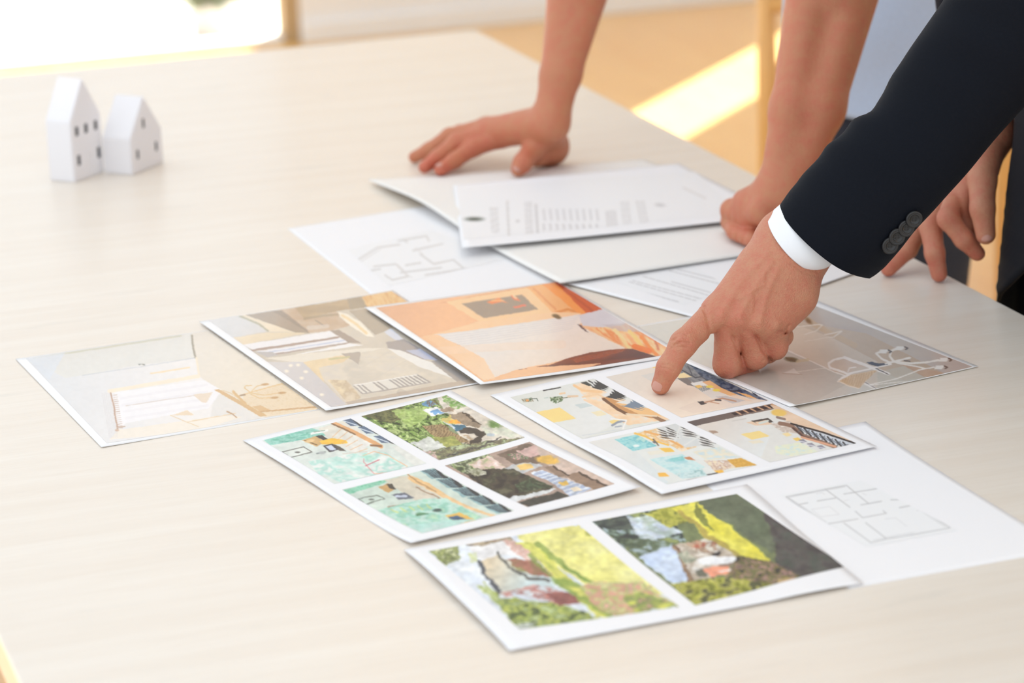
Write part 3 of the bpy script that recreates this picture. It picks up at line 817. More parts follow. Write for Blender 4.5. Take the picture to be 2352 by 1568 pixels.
def paint_g2(k):
    k.warp(18, 50, 72)
    green = [(52, 66, 34), (110, 140, 62), (160, 190, 100), (86, 104, 58), (196, 214, 140)]
    k.fill((140, 150, 110))
    k.mott([(700, 170), (1130, 60), (1250, 220), (1100, 330), (1000, 380)], green, 22, 12, 61, 0.25, 1, 3.2)
    k.mott([(700, 170), (960, 120), (1000, 190), (900, 220)], [(70, 66, 50), (122, 116, 72), (60, 60, 40)], 22, 10, 62, 0.25, 0.8, 2.0)
    k.mott([(900, 150), (1110, 130), (1090, 200), (1000, 250)], [(170, 198, 100), (200, 220, 140), (140, 170, 80)], 26, 14, 63, 0, 0.8)
    k.mott([(1160, 80), (1220, 62), (1700, 300), (1300, 330), (1250, 200)], [(214, 202, 186), (228, 218, 204)], 60, 30, 64)
    k.mott([(1190, 80), (1225, 62), (1350, 135), (1260, 140)], [(120, 160, 80), (150, 180, 110), (216, 206, 190)], 16, 10, 65)
    k.poly([(1070, 110), (1130, 95), (1165, 120), (1110, 132)], (116, 160, 196)); k.stripes([(1100, 100), (1150, 90), (1175, 115), (1120, 130)], (1, 0.3), 12, (130, 96, 70), 0.9)
    k.poly([(1080, 150), (1160, 130), (1240, 155), (1120, 180)], (240, 238, 234)); k.poly([(1120, 158), (1170, 145), (1205, 158), (1150, 170)], (124, 170, 214)); k.poly([(1180, 136), (1250, 128), (1265, 150), (1200, 155)], (168, 146, 124))
    k.mott([(1225, 180), (1310, 155), (1415, 215), (1395, 240), (1330, 232)], [(150, 130, 108), (166, 146, 124)], 10, 8, 66); k.line([(1310, 160), (1410, 222)], 9, (88, 74, 62))
    k.poly([(1180, 195), (1230, 180), (1280, 215), (1230, 225)], (216, 196, 120)); k.poly([(1230, 205), (1275, 195), (1290, 212), (1250, 222)], (246, 170, 70))
    k.poly([(1240, 225), (1320, 225), (1340, 260), (1270, 258)], (70, 110, 130)); k.poly([(1200, 205), (1245, 225), (1265, 250), (1225, 235)], (200, 208, 216))
    k.poly([(1075, 232), (1190, 218), (1240, 265), (1330, 300), (1350, 318), (1240, 335), (1130, 290)], (176, 150, 110)); k.stripes([(1075, 232), (1190, 218), (1240, 265), (1330, 300), (1350, 318), (1240, 335), (1130, 290)], (0.9, 0.5), 15, (116, 92, 62), 0.8, 0.35)
    k.line([(1310, 258), (1380, 258), (1420, 280), (1405, 308), (1330, 335)], 30, (74, 64, 56)); k.line([(1330, 285), (1370, 300), (1330, 330)], 10, (196, 170, 140))
    k.mott([(1130, 300), (1260, 290), (1300, 340), (1220, 360)], [(196, 196, 110), (146, 150, 80)], 16, 10, 67)
    k.mott([(1000, 330), (1100, 290), (1230, 360), (1120, 385)], [(236, 236, 230), (214, 216, 206)], 30, 14, 68)
    k.mott([(1090, 375), (1400, 320), (1660, 300), (1170, 425)], [(120, 112, 92), (170, 170, 120), (86, 82, 68), (180, 190, 150)], 40, 10, 69, -0.15, 1, 3.2)
    k.line([(1220, 400), (1420, 345), (1530, 295)], 5, (70, 66, 66)); k.line([(1250, 380), (1500, 320)], 4, (96, 90, 84))
    k.ell(1470, 282, 26, 9, (90, 120, 180)); k.ell(1490, 226, 34, 16, (112, 150, 74), 0.3, 0.9, 0.5); k.mott([(1400, 235), (1560, 240), (1660, 300), (1440, 290)], [(206, 214, 190), (224, 216, 202)], 30, 14, 70, 0, 0.7)
    k.mott([(1070, 365), (1150, 380), (1180, 422), (1110, 390)], [(232, 190, 190), (150, 150, 120)], 14, 8, 71)
    k.grain(0.35, 30, 77)
def paint_g3(k):
    k.warp(8, 50, 73)
    k.fill((208, 220, 208))
    k.mott([(600, 605), (800, 545), (900, 540), (660, 620)], [(116, 194, 160), (160, 212, 186), (96, 176, 140)], 26, 8, 81)
    k.grad([(860, 540), (1010, 505), (1200, 620), (1050, 660)], (212, 204, 184), (222, 212, 194), (900, 540), (1150, 640))
    k.poly([(700, 645), (815, 620), (865, 640), (750, 680)], (206, 220, 208)); k.line([(705, 648), (815, 622), (862, 642), (752, 678), (705, 648)], 5, (108, 114, 104)); k.ell(785, 650, 18, 6, (100, 104, 96))
    k.poly([(820, 575), (880, 555), (930, 585), (880, 610)], (206, 166, 110)); k.poly([(870, 560), (905, 560), (930, 590), (890, 585)], (70, 64, 58)); k.poly([(895, 620), (970, 605), (1030, 635), (940, 650)], (106, 110, 122)); k.line([(920, 632), (985, 625)], 12, (206, 212, 228))
    k.line([(1010, 525), (1100, 565), (1200, 620)], 30, (234, 194, 138)); k.line([(1040, 575), (1180, 640), (880, 690)], 7, (168, 138, 110)); k.line([(1190, 612), (1330, 690), (1500, 760)], 18, (236, 200, 150)); k.line([(990, 500), (1040, 540), (1150, 600)], 8, (190, 150, 106))
    for i in range(5):
        x, y = 1090 + i * 92, 500 + i * 52
        k.poly([(x - 30, y - 20), (x + 50, y - 32), (x + 120, y + 20), (x + 40, y + 30)], (150, 184, 186)); k.poly([(x + 50, y - 32), (x + 70, y - 30), (x + 150, y + 28), (x + 110, y + 22)], (54, 56, 58))
        for j in range(5): k.line([(x + 45 - j * 14, y - 26 + j * 2), (x + 112 - j * 12, y + 22)], 5, (56, 66, 76), 0.8)
    k.mott([(820, 710), (1080, 640), (1220, 640), (1420, 760), (1080, 850)], [(170, 218, 196), (206, 230, 218), (150, 206, 186), (190, 222, 190)], 60, 24, 83)
    for i in range(5): k.line([(900 + i * 50, 705 - i * 8), (940 + i * 46, 722 - i * 6)], 8, (210, 220, 140), 0.8)
    k.ell(1165, 710, 26, 9, (70, 90, 84)); k.ell(1070, 730, 30, 8, (110, 160, 120)); k.line([(1040, 735), (1110, 728)], 6, (80, 130, 90))
    k.poly([(1205, 742), (1290, 722), (1390, 775), (1300, 800)], (234, 190, 96)); k.poly([(1225, 752), (1285, 742), (1340, 775), (1280, 785)], (66, 96, 130)); k.ell(1285, 770, 30, 11, (46, 66, 96))
    k.mott([(990, 800), (1250, 770), (1400, 770), (1080, 850)], [(178, 220, 208), (206, 226, 220)], 50, 12, 85)
    k.grain(0.15, 30, 77)
def paint_g4(k):
    k.warp(14, 50, 74)
    k.fill((176, 152, 138))
    k.mott([(1200, 440), (1440, 380), (1560, 470), (1360, 520)], [(70, 78, 56), (130, 146, 90), (196, 200, 170), (90, 96, 70)], 34, 20, 91, 0.2, 1, 3.2)
    k.mott([(1330, 440), (1460, 400), (1560, 460), (1440, 490)], [(240, 226, 220), (226, 196, 180), (170, 180, 130)], 26, 14, 92)
    k.mott([(1500, 390), (1690, 330), (1880, 430), (1640, 460)], [(116, 98, 84), (132, 112, 96)], 30, 20, 93)
    k.mott([(1560, 390), (1650, 380), (1700, 420), (1600, 420)], [(90, 120, 80), (230, 160, 170), (110, 140, 100), (120, 100, 88)], 12, 8, 94, 0, 1, 3.2)
    k.mott([(1620, 370), (1720, 345), (1790, 385), (1700, 412)], [(206, 168, 160), (222, 190, 180)], 30, 12, 95)
    k.mott([(1720, 340), (2200, 580), (1960, 640), (1800, 470)], [(204, 180, 164), (214, 192, 178)], 60, 30, 96)
    k.ell(1796, 428, 68, 24, (238, 190, 92), 0.15, 1, 0.15); k.ell(1656, 462, 52, 15, (244, 200, 116), -0.15, 1, 0.2)
    k.poly([(1540, 470), (1600, 450), (1700, 440), (1770, 460), (1660, 500)], (206, 212, 216), 0.8); k.poly([(1620, 455), (1700, 446), (1720, 470), (1650, 480)], (242, 198, 112), 0.9)
    k.mott([(1320, 500), (1440, 470), (1600, 470), (1830, 590), (1540, 650), (1420, 580)], [(50, 44, 38), (84, 74, 60), (62, 62, 46), (100, 96, 76)], 60, 30, 97, 0, 1, 3.0)
    k.mott([(1340, 480), (1400, 460), (1450, 500), (1380, 520)], [(220, 216, 200), (120, 120, 90)], 20, 12, 98)
    k.mott([(1600, 560), (1720, 530), (1830, 580), (1640, 610)], [(86, 106, 76), (50, 56, 40), (116, 130, 100)], 26, 14, 99, 0, 0.9, 2.0)
    k.poly([(1700, 500), (1760, 485), (2050, 600), (1940, 650), (1820, 560)], (176, 186, 208))
    k.stripes([(1700, 500), (1760, 485), (2050, 600), (1940, 650), (1820, 560)], (0.3, 1), 22, (232, 236, 242), 0.8, 0.4)
    k.poly([(1770, 470), (1840, 462), (1920, 520), (1860, 530)], (150, 126, 108)); k.poly([(1930, 510), (1990, 505), (2150, 590), (2060, 610), (1900, 530)], (150, 124, 104))
    k.line([(1830, 465), (1915, 520)], 9, (82, 66, 56)); k.line([(1980, 508), (2140, 590)], 9, (82, 66, 56))
    k.poly([(1860, 560), (1900, 550), (1925, 568), (1880, 580)], (240, 196, 96)); k.poly([(1925, 590), (1970, 585), (1990, 610), (1950, 615)], (242, 226, 200))
    k.poly([(1540, 650), (1830, 590), (1850, 600), (1600, 668)], (230, 232, 232)); k.mott([(1630, 668), (1850, 610), (1930, 640), (1690, 705)], [(62, 62, 56), (78, 76, 70)], 30, 12, 100)
    k.grain(0.25, 30, 77)
wav1 = lambda u, v: 0.0022 * (0.5 + 0.5 * np.sin(5.5 * v + 2.2 * u)) + 0.0025 * u ** 6 + 0.003 * (v ** 10) * (1 - u)
sheet('picture_sheet', 'sheet of four small pictures, two of a garden terrace', 'picture sheet',
      [(558, 1014), (1035, 907), (1473, 1130), (944, 1256)], 0.0, M['paper'], wav1,
      [('picture', K1, [(155, 315), (665, 193), (1100, 440), (572, 565)], paint_g1, 170, 150, T, None),
       ('picture', K1, [(725, 180), (1215, 68), (1665, 300), (1172, 422)], paint_g2, 170, 150, T, None),
       ('picture', K1, [(615, 596), (1140, 465), (1605, 722), (1072, 852)], paint_g3, 170, 150, T, None),
       ('picture', K1, [(1205, 452), (1692, 324), (2182, 580), (1682, 702)], paint_g4, 170, 150, T, None)], group='picture sheets on the table')

# ---- floor plan under the near sheets (F)
def plan_lines(k, segs, w, c, a=0.8):
    for s in segs: k.line(s, w, c, a)
KF = (1700, 960, 3.607)
def paint_f(k):
    k.fill((240, 240, 241))
    c = (196, 195, 196)
    plan_lines(k, [[(380, 655), (880, 560), (1065, 712)], [(380, 655), (710, 882), (975, 838)], [(705, 592), (910, 742)], [(860, 632), (950, 618)], [(950, 618), (1230, 572), (1385, 678)],
                   [(1000, 722), (1170, 692)], [(955, 775), (1015, 828), (1210, 792)], [(1185, 770), (1210, 792)], [(1320, 745), (1440, 722), (1740, 912), (1420, 970), (1210, 1005), (1085, 1035), (860, 872)],
                   [(640, 690), (790, 665)], [(490, 718), (560, 705)], [(1040, 870), (1210, 1000)], [(1250, 680), (1385, 678)]], 9, c)
    plan_lines(k, [[(400, 660), (870, 572)], [(400, 660), (715, 866)], [(1230, 590), (1360, 680)], [(1450, 740), (1700, 905)], [(1440, 950), (1220, 990), (1100, 1015)]], 5, c, 0.6)
    plan_lines(k, [[(590, 760), (740, 735), (820, 800), (670, 820), (590, 760)], [(630, 630), (680, 620), (700, 635)], [(1010, 625), (1045, 640)], [(1460, 770), (1510, 760)], [(1200, 840), (1290, 830), (1380, 900)], [(860, 690), (900, 680)]], 5, (220, 218, 220), 0.8)
sheet('floor_plan', 'white sheet with a floor plan drawing, partly under two picture sheets', 'floor plan',
      [(1540, 1055), (1988, 977), (2450, 1262), (1951, 1352)], 0.0, M['paper'], lambda u, v: 0.0035 * (1 - v) ** 5 * u ** 2,
      [('plan_drawing', KF, [(330, 640), (1000, 520), (1800, 930), (1050, 1070)], paint_f, 240, 200, T, None)], group='paper sheets on the table')

# ---- sheet with interior pictures (c2)
K2 = (1110, 780, 2.585)
def paint_h1(k):
    k.warp(1.5, 30, 4)
    k.fill((226, 226, 219))
    k.grad([(150, 350), (560, 270), (900, 460), (600, 600)], (222, 222, 214), (232, 231, 227), (250, 350), (600, 560))
    k.line([(358, 311), (458, 293)], 6, (56, 56, 60))
    k.mott([(535, 275), (600, 262), (1110, 485), (860, 520), (640, 390)], [(242, 206, 166), (248, 216, 180), (236, 226, 214)], 60, 30, 111)
    k.line([(540, 280), (590, 310), (700, 320)], 14, (244, 200, 150)); k.line([(590, 350), (680, 335), (780, 380)], 8, (242, 206, 164)); k.line([(600, 365), (760, 445), (830, 450)], 10, (244, 210, 176))
    k.poly([(700, 355), (740, 350), (960, 440), (1040, 470), (1000, 478), (830, 440)], (206, 150, 96)); k.line([(715, 362), (800, 425), (850, 450)], 16, (120, 84, 60)); k.poly([(780, 385), (860, 392), (990, 420), (1060, 465), (950, 465)], (240, 192, 134))
    for x, y in ((600, 262), (700, 300), (830, 385)): pass
    for (ax, ay), (bx, by), (cx_, cy_) in (((660, 240), (748, 290), (636, 292)), ((765, 300), (856, 346), (706, 344)), ((880, 360), (968, 408), (788, 384))):
        k.poly([(ax, ay), (bx, by), (cx_, cy_)], (230, 228, 224))
        for j in range(4):
            t = j / 4
            k.poly([(ax - 6 * j, ay + 14 * j), (ax + (bx - ax) * (1 - t * .2), ay + (by - ay) * (1 - t * .1) + 10 * j), (cx_ + (bx - cx_) * (0.62 - .16 * j), cy_ + (by - cy_) * .5 + 6)], (62, 64, 64) if ax < 800 else (122, 136, 152))
    k.poly([(576, 264), (610, 256), (650, 282), (626, 284)], (66, 70, 66)); k.line([(625, 252), (650, 266)], 6, (60, 60, 60))
    k.poly([(1000, 470), (1030, 464), (1095, 498), (1060, 505)], (150, 116, 90)); k.line([(850, 452), (1030, 466)], 9, (238, 214, 184))
    k.mott([(228, 362), (290, 352), (300, 376), (240, 380)], [(80, 100, 70), (224, 222, 212), (120, 110, 80)], 10, 8, 112, 0, 1, 2.5); k.line([(285, 360), (318, 358), (325, 372)], 4, (110, 120, 110)); k.ell(262, 370, 10, 7, (226, 158, 96))
    k.mott([(395, 350), (470, 345), (475, 372), (430, 388), (400, 375)], [(70, 92, 62), (130, 150, 110), (220, 222, 212)], 9, 7, 113, 0, 1, 3.2); k.line([(450, 358), (520, 350)], 4, (120, 120, 90)); k.line([(505, 346), (560, 344)], 12, (230, 200, 168)); k.line([(455, 330), (485, 326)], 10, (240, 204, 164)); k.line([(365, 356), (385, 352)], 6, (196, 206, 196))
    k.poly([(313, 440), (455, 412), (552, 478), (402, 505)], (248, 218, 142))
    k.poly([(540, 395), (610, 385), (650, 402), (580, 418)], (206, 214, 212)); k.poly([(640, 440), (700, 430), (735, 455), (680, 465)], (240, 226, 190))
    k.poly([(745, 495), (795, 480), (815, 492), (770, 515)], (244, 216, 140)); k.line([(765, 520), (800, 500), (840, 492)], 12, (150, 156, 166)); k.line([(785, 530), (820, 525)], 8, (170, 176, 184))
    k.line([(760, 480), (850, 490), (830, 540)], 8, (244, 240, 236)); k.line([(590, 580), (820, 545)], 5, (216, 218, 218))
    k.grain(0.03, 30, 77)
def paint_h2(k):
    k.warp(1.5, 30, 4)
    k.fill((232, 222, 212))
    k.grad([(720, 225), (1010, 160), (1200, 260), (1450, 420), (1180, 480)], (228, 217, 205), (246, 226, 206), (800, 240), (1180, 460))
    k.poly([(935, 222), (1080, 190), (1160, 250), (1020, 270)], (220, 214, 206), 0.8); k.line([(1010, 172), (1040, 168)], 9, (248, 206, 110))
    k.mott([(1090, 200), (1215, 145), (1320, 215), (1620, 370), (1480, 330), (1260, 270)], [(96, 100, 106), (150, 150, 150), (124, 124, 128), (176, 172, 164)], 40, 22, 121, 0.4, 1, 1.6)
    k.line([(1180, 190), (1260, 235), (1300, 230), (1340, 262)], 6, (66, 68, 76)); k.line([(1215, 165), (1240, 215), (1210, 235)], 5, (70, 72, 80))
    k.mott([(1215, 148), (1330, 205), (1690, 375), (1580, 365), (1400, 290), (1290, 225)], [(46, 60, 84), (80, 96, 122), (110, 118, 130)], 16, 9, 122, 0.4, 1, 3.0)
    k.poly([(1150, 218), (1190, 205), (1240, 232), (1160, 240)], (248, 224, 170)); k.poly([(1150, 240), (1210, 236), (1260, 290), (1215, 280)], (130, 120, 116))
    k.poly([(1230, 270), (1300, 255), (1360, 300), (1300, 322)], (238, 236, 232)); k.stripes([(1250, 285), (1330, 285), (1350, 305), (1300, 320)], (1, 0.4), 9, (60, 60, 62), 0.8); k.poly([(1255, 285), (1285, 278), (1305, 292), (1275, 300)], (246, 202, 110))
    k.poly([(1300, 262), (1345, 252), (1420, 300), (1600, 380), (1540, 375), (1400, 320)], (240, 184, 130)); k.poly([(1500, 320), (1580, 340), (1640, 372), (1560, 350)], (240, 178, 116))
    k.ell(1345, 290, 22, 8, (246, 220, 90)); k.ell(1385, 310, 22, 8, (246, 220, 90)); k.line([(1470, 318), (1520, 316)], 7, (50, 48, 56)); k.line([(1600, 325), (1625, 345)], 7, (50, 56, 70))
    k.poly([(1160, 420), (1260, 380), (1500, 340), (1690, 376), (1250, 450)], (238, 216, 198), 0.8); k.poly([(1380, 350), (1440, 345), (1560, 375), (1480, 392)], (206, 196, 192))
    k.poly([(1272, 380), (1305, 376), (1328, 392), (1295, 400)], (70, 64, 66)); k.line([(1315, 385), (1420, 360), (1500, 378)], 8, (196, 150, 122)); k.line([(1380, 370), (1410, 372)], 8, (70, 70, 76)); k.line([(1340, 380), (1400, 392)], 5, (210, 160, 130))
    k.grain(0.03, 30, 77)
def paint_h3(k):
    k.warp(1.5, 30, 4)
    k.fill((230, 231, 226))
    k.grad([(620, 620), (800, 580), (1100, 870), (1080, 880)], (232, 228, 222), (222, 228, 228), (650, 620), (1050, 850))
    k.mott([(780, 608), (910, 578), (1035, 655), (890, 686)], [(138, 208, 212), (176, 224, 222), (120, 196, 204), (190, 226, 216)], 40, 22, 131); k.ell(908, 652, 19, 9, (236, 244, 240))
    k.mott([(890, 575), (1040, 540), (1270, 660), (1180, 690), (1090, 640)], [(246, 214, 170), (240, 190, 120), (226, 206, 180), (248, 226, 196)], 30, 16, 132, 0.5, 1, 3.0)
    k.line([(900, 570), (960, 590), (1010, 620), (1100, 650)], 10, (248, 196, 92)); k.line([(960, 560), (1060, 590), (1180, 660)], 12, (236, 176, 108)); k.line([(1010, 610), (1040, 650)], 8, (120, 104, 84)); k.poly([(1000, 626), (1020, 620), (1035, 632), (1015, 638)], (110, 110, 110))
    k.poly([(1030, 540), (1145, 512), (1390, 640), (1200, 665)], (216, 218, 216))
    for (x, y, L_) in ((1030, 540, 1), (1165, 530, 1.15), (1270, 590, 1.05), (1080, 530, .8)):
        for j in range(4):
            k.poly([(x + 6 * j, y + 18 * j), (x + 60 * L_, y + 22 + 12 * j), (x + 110 * L_, y + 52 + 8 * j), (x + 50 * L_ - 6 * j, y + 36 + 9 * j)], (58, 56, 54), 0.92 if j % 2 == 0 else 0.6)
            k.line([(x + 6 * j, y + 12 + 18 * j), (x + 110 * L_, y + 48 + 10 * j)], 5, (232, 230, 226))
    k.line([(1170, 522), (1140, 625)], 9, (226, 226, 222)); k.line([(1290, 590), (1195, 650)], 9, (226, 226, 222))
    k.poly([(1040, 668), (1110, 665), (1140, 690), (1080, 694)], (246, 200, 92)); k.poly([(970, 690), (1060, 680), (1090, 700), (990, 712)], (236, 230, 214))
    k.mott([(985, 735), (1180, 705), (1320, 780), (1150, 830)], [(190, 226, 226), (214, 234, 232), (170, 214, 218)], 46, 22, 133); k.mott([(1090, 735), (1185, 716), (1200, 740), (1120, 750)], [(120, 196, 196), (170, 220, 218)], 20, 10, 134)
    k.poly([(1190, 725), (1225, 718), (1260, 740), (1215, 738)], (206, 140, 96)); k.mott([(1240, 690), (1400, 660), (1520, 720), (1330, 740)], [(214, 228, 230), (238, 228, 204), (206, 222, 226)], 50, 18, 135)
    k.poly([(1450, 735), (1530, 725), (1628, 768), (1480, 785)], (222, 172, 78)); k.mott([(1455, 740), (1525, 730), (1600, 765), (1490, 780)], [(206, 152, 66), (230, 186, 96)], 8, 6, 136, 0, 0.8)
    k.mott([(1310, 740), (1450, 740), (1500, 780), (1380, 810)], [(240, 222, 190), (226, 206, 196), (200, 160, 130), (236, 234, 230)], 22, 12, 137, 0.5, 1, 3.0); k.poly([(1370, 800), (1420, 795), (1430, 812), (1390, 818)], (246, 190, 80))
    k.poly([(1035, 815), (1080, 812), (1108, 835), (1045, 838)], (248, 190, 84)); k.ell(1268, 815, 24, 9, (66, 120, 110)); k.line([(1330, 825), (1390, 815)], 6, (60, 56, 60)); k.line([(1210, 858), (1300, 842)], 5, (90, 90, 92)); k.mott([(1140, 820), (1300, 790), (1330, 830), (1180, 850)], [(186, 218, 220), (216, 232, 230), (150, 190, 190)], 20, 10, 138)
    k.grain(0.03, 30, 77)
def paint_h4(k):
    k.warp(1.5, 30, 4)
    k.fill((230, 228, 222))
    k.grad([(1200, 500), (1500, 450), (1700, 600), (1650, 720), (1500, 660)], (226, 216, 206), (230, 232, 230), (1350, 540), (1650, 700))
    k.grad([(1200, 505), (1480, 440), (1720, 392), (1760, 420), (1500, 475), (1255, 530)], (98, 88, 86), (140, 122, 110), (1220, 510), (1700, 400))
    for i in range(6): k.poly([(1470 + i * 42, 450 - i * 9), (1496 + i * 42, 444 - i * 9), (1520 + i * 44, 460 - i * 9), (1494 + i * 44, 466 - i * 9)], (66, 58, 58)); k.line([(1500 + i * 42, 440 - i * 9), (1530 + i * 44, 458 - i * 9)], 6, (216, 168, 130))
    k.mott([(1700, 400), (1800, 420), (2215, 636), (2000, 600), (1800, 500)], [(232, 198, 166), (240, 212, 186)], 120, 40, 141)
    k.ell(1755, 450, 46, 21, (242, 202, 112), 0.1, 1, 0.15); k.line([(1745, 478), (1790, 490)], 14, (150, 130, 120))
    k.poly([(1560, 510), (1680, 485), (1720, 520), (1620, 530)], (236, 206, 178)); k.poly([(1590, 500), (1690, 482), (1725, 508), (1700, 512), (1680, 494), (1610, 508), (1640, 525)], (84, 78, 72)); k.line([(1640, 515), (1690, 500)], 12, (216, 222, 214))
    k.poly([(1335, 560), (1375, 558), (1400, 572), (1365, 580)], (176, 150, 132)); k.line([(1480, 500), (1560, 485)], 5, (210, 204, 196))
    k.mott([(1700, 520), (1820, 500), (1900, 580), (1780, 570)], [(226, 216, 206), (204, 186, 172), (238, 230, 220)], 24, 14, 142)
    k.line([(1760, 515), (1830, 530), (1900, 590), (2090, 660)], 22, (150, 118, 100)); k.line([(1840, 545), (1900, 598), (2000, 630)], 12, (96, 70, 62)); k.line([(1890, 600), (2090, 658)], 12, (226, 170, 138))
    k.poly([(1825, 515), (1870, 525), (2215, 636), (2130, 655), (1960, 600)], (212, 216, 222)); k.line([(1828, 517), (2020, 572), (2210, 640)], 10, (60, 54, 52))
    for i in range(7):
        x, y = 1860 + i * 46, 530 + i * 17
        k.line([(x, y), (x + 40, y + 46)], 9, (70, 68, 68)); k.line([(x + 30, y + 12), (x + 10, y + 40)], 5, (110, 112, 116)); k.line([(x + 10, y + 8), (x + 70, y + 50)], 4, (120, 128, 140))
    k.poly([(1530, 582), (1640, 562), (1702, 594), (1595, 616)], (248, 220, 146)); k.poly([(1570, 625), (1640, 618), (1670, 632), (1600, 640)], (240, 228, 200), 0.8)
    k.poly([(1775, 580), (1810, 572), (1835, 588), (1800, 596)], (246, 222, 166)); k.poly([(1836, 608), (1870, 602), (1895, 615), (1860, 624)], (248, 208, 110))
    for x, y in ((1890, 625), (1940, 648), (2000, 662)): k.poly([(x - 20, y - 8), (x + 10, y - 14), (x + 36, y + 6), (x, y + 12)], (150, 146, 156)); k.line([(x - 12, y), (x + 30, y + 6)], 4, (226, 224, 230))
    k.mott([(1730, 655), (1880, 630), (1990, 690), (1830, 715), (1740, 700)], [(224, 234, 222), (238, 236, 206), (216, 232, 230)], 40, 16, 143)
    k.grain(0.03, 30, 77)
wav2 = lambda u, v: 0.0006 + 0.002 * np.exp(-((v - 0.72) / 0.16) ** 2) * (1 - u) + 0.002 * v ** 3 * (1 - 0.4 * u) + 0.0012 * u * v
sheet('picture_sheet', 'sheet of four bright interior pictures touched by the pointing finger', 'picture sheet',
      [(1126, 910), (1570, 812), (2014, 1034), (1520, 1143)], 0.0005, M['paper'], wav2,
      [('picture', K2, [(160, 350), (655, 240), (1112, 490), (590, 602)], paint_h1, 190, 170, T, None),
       ('picture', K2, [(728, 230), (1215, 128), (1695, 374), (1176, 476)], paint_h2, 190, 170, T, None),
       ('picture', K2, [(625, 622), (1140, 513), (1628, 768), (1092, 882)], paint_h3, 190, 170, T, None),
       ('picture', K2, [(1208, 502), (1715, 393), (2214, 638), (1702, 752)], paint_h4, 190, 170, T, None)], group='picture sheets on the table')

# ---- sheet with two pictures of a house and its lawn (E)
KE = (900, 1100, 2.219)
def paint_e1(k):
    k.warp(20, 70, 71)
    k.fill((226, 232, 240))
    k.mott([(150, 380), (470, 320), (640, 300), (700, 420), (560, 640), (430, 560)], [(222, 230, 242), (236, 240, 244)], 80, 60, 151)
    k.mott([(180, 385), (330, 345), (340, 430), (270, 470)], [(120, 134, 80), (190, 196, 120), (90, 100, 66), (206, 210, 160)], 26, 16, 152, 0, 1, 3.2)
    k.mott([(330, 350), (600, 305), (640, 330), (420, 370)], [(150, 124, 110), (196, 180, 150), (120, 104, 92)], 24, 12, 153)
    k.poly([(400, 370), (520, 340), (650, 330), (720, 420), (560, 400), (470, 440)], (242, 240, 240)); k.mott([(380, 400), (430, 390), (450, 440), (410, 450)], [(206, 214, 150), (230, 234, 220)], 18, 12, 154)
    k.mott([(560, 330), (640, 325), (760, 440), (700, 440)], [(232, 204, 196), (214, 170, 156), (240, 226, 220)], 24, 16, 155)
    k.mott([(590, 430), (740, 430), (830, 510), (680, 520), (620, 470)], [(150, 96, 82), (176, 122, 104), (140, 118, 84)], 24, 14, 156); k.mott([(600, 450), (680, 470), (700, 520), (640, 500)], [(140, 140, 90), (166, 160, 110)], 16, 10, 157)
    k.grad([(440, 440), (560, 400), (640, 480), (830, 520), (840, 600), (560, 610), (500, 530)], (226, 208, 178), (206, 222, 224), (480, 470), (700, 570))
    k.line([(540, 390), (600, 470), (680, 512), (800, 530)], 16, (96, 96, 92)); k.line([(450, 440), (490, 520), (550, 600)], 20, (84, 88, 96))
    k.mott([(560, 600), (720, 555), (850, 570), (960, 650), (700, 660)], [(196, 128, 116), (226, 196, 190), (170, 96, 88), (216, 222, 226)], 40, 16, 158, 0, 1, 3.0)
    k.poly([(600, 590), (680, 610), (800, 640), (720, 660), (620, 630)], (222, 230, 240)); k.mott([(780, 600), (900, 590), (980, 640), (860, 660)], [(136, 82, 80), (170, 110, 100)], 24, 12, 159)
    k.poly([(630, 300), (950, 245), (1420, 590), (1000, 560), (800, 420)], (236, 230, 146)); k.mott([(630, 300), (950, 245), (1430, 600), (1000, 560), (800, 420)], [(234, 228, 134), (240, 236, 168)], 120, 60, 160, 0, 0.9)
    k.mott([(640, 330), (740, 350), (1120, 720), (1040, 720), (820, 500)], [(206, 210, 96), (226, 222, 120), (180, 190, 90)], 60, 20, 161, 0.75)
    for pts, w in (([(750, 350), (800, 400), (1000, 530)], 24), ([(700, 400), (800, 500), (960, 620)], 18), ([(880, 450), (1020, 540)], 22), ([(980, 620), (1110, 720)], 20), ([(850, 530), (960, 560)], 26)): k.line(pts, w, (134, 158, 76), 0.75)
    k.ell(990, 292, 22, 12, (176, 176, 90), 0.5)
    k.mott([(960, 560), (1060, 530), (1290, 540), (1470, 665), (1130, 720), (1020, 640)], [(214, 164, 140), (190, 200, 120), (226, 206, 170), (150, 170, 90), (222, 176, 156)], 42, 22, 162, 0, 1, 3.2)
    k.mott([(1180, 600), (1300, 590), (1470, 665), (1250, 700)], [(216, 216, 100), (180, 190, 90), (120, 140, 80), (222, 160, 150)], 40, 18, 163, 0, 0.9, 1.8)
    k.mott([(450, 540), (560, 620), (900, 660), (1060, 730), (640, 800), (560, 680)], [(84, 98, 62), (150, 168, 84), (206, 210, 110), (110, 128, 76), (182, 196, 140)], 46, 22, 164, 0, 1, 3.2)
    k.mott([(620, 760), (760, 740), (680, 800)], [(70, 76, 62), (200, 206, 196)], 24, 14, 165)
    k.mott([(430, 560), (520, 600), (560, 680), (500, 640)], [(216, 224, 170), (170, 186, 110)], 20, 14, 166)
    k.grain(0.25, 30, 77)
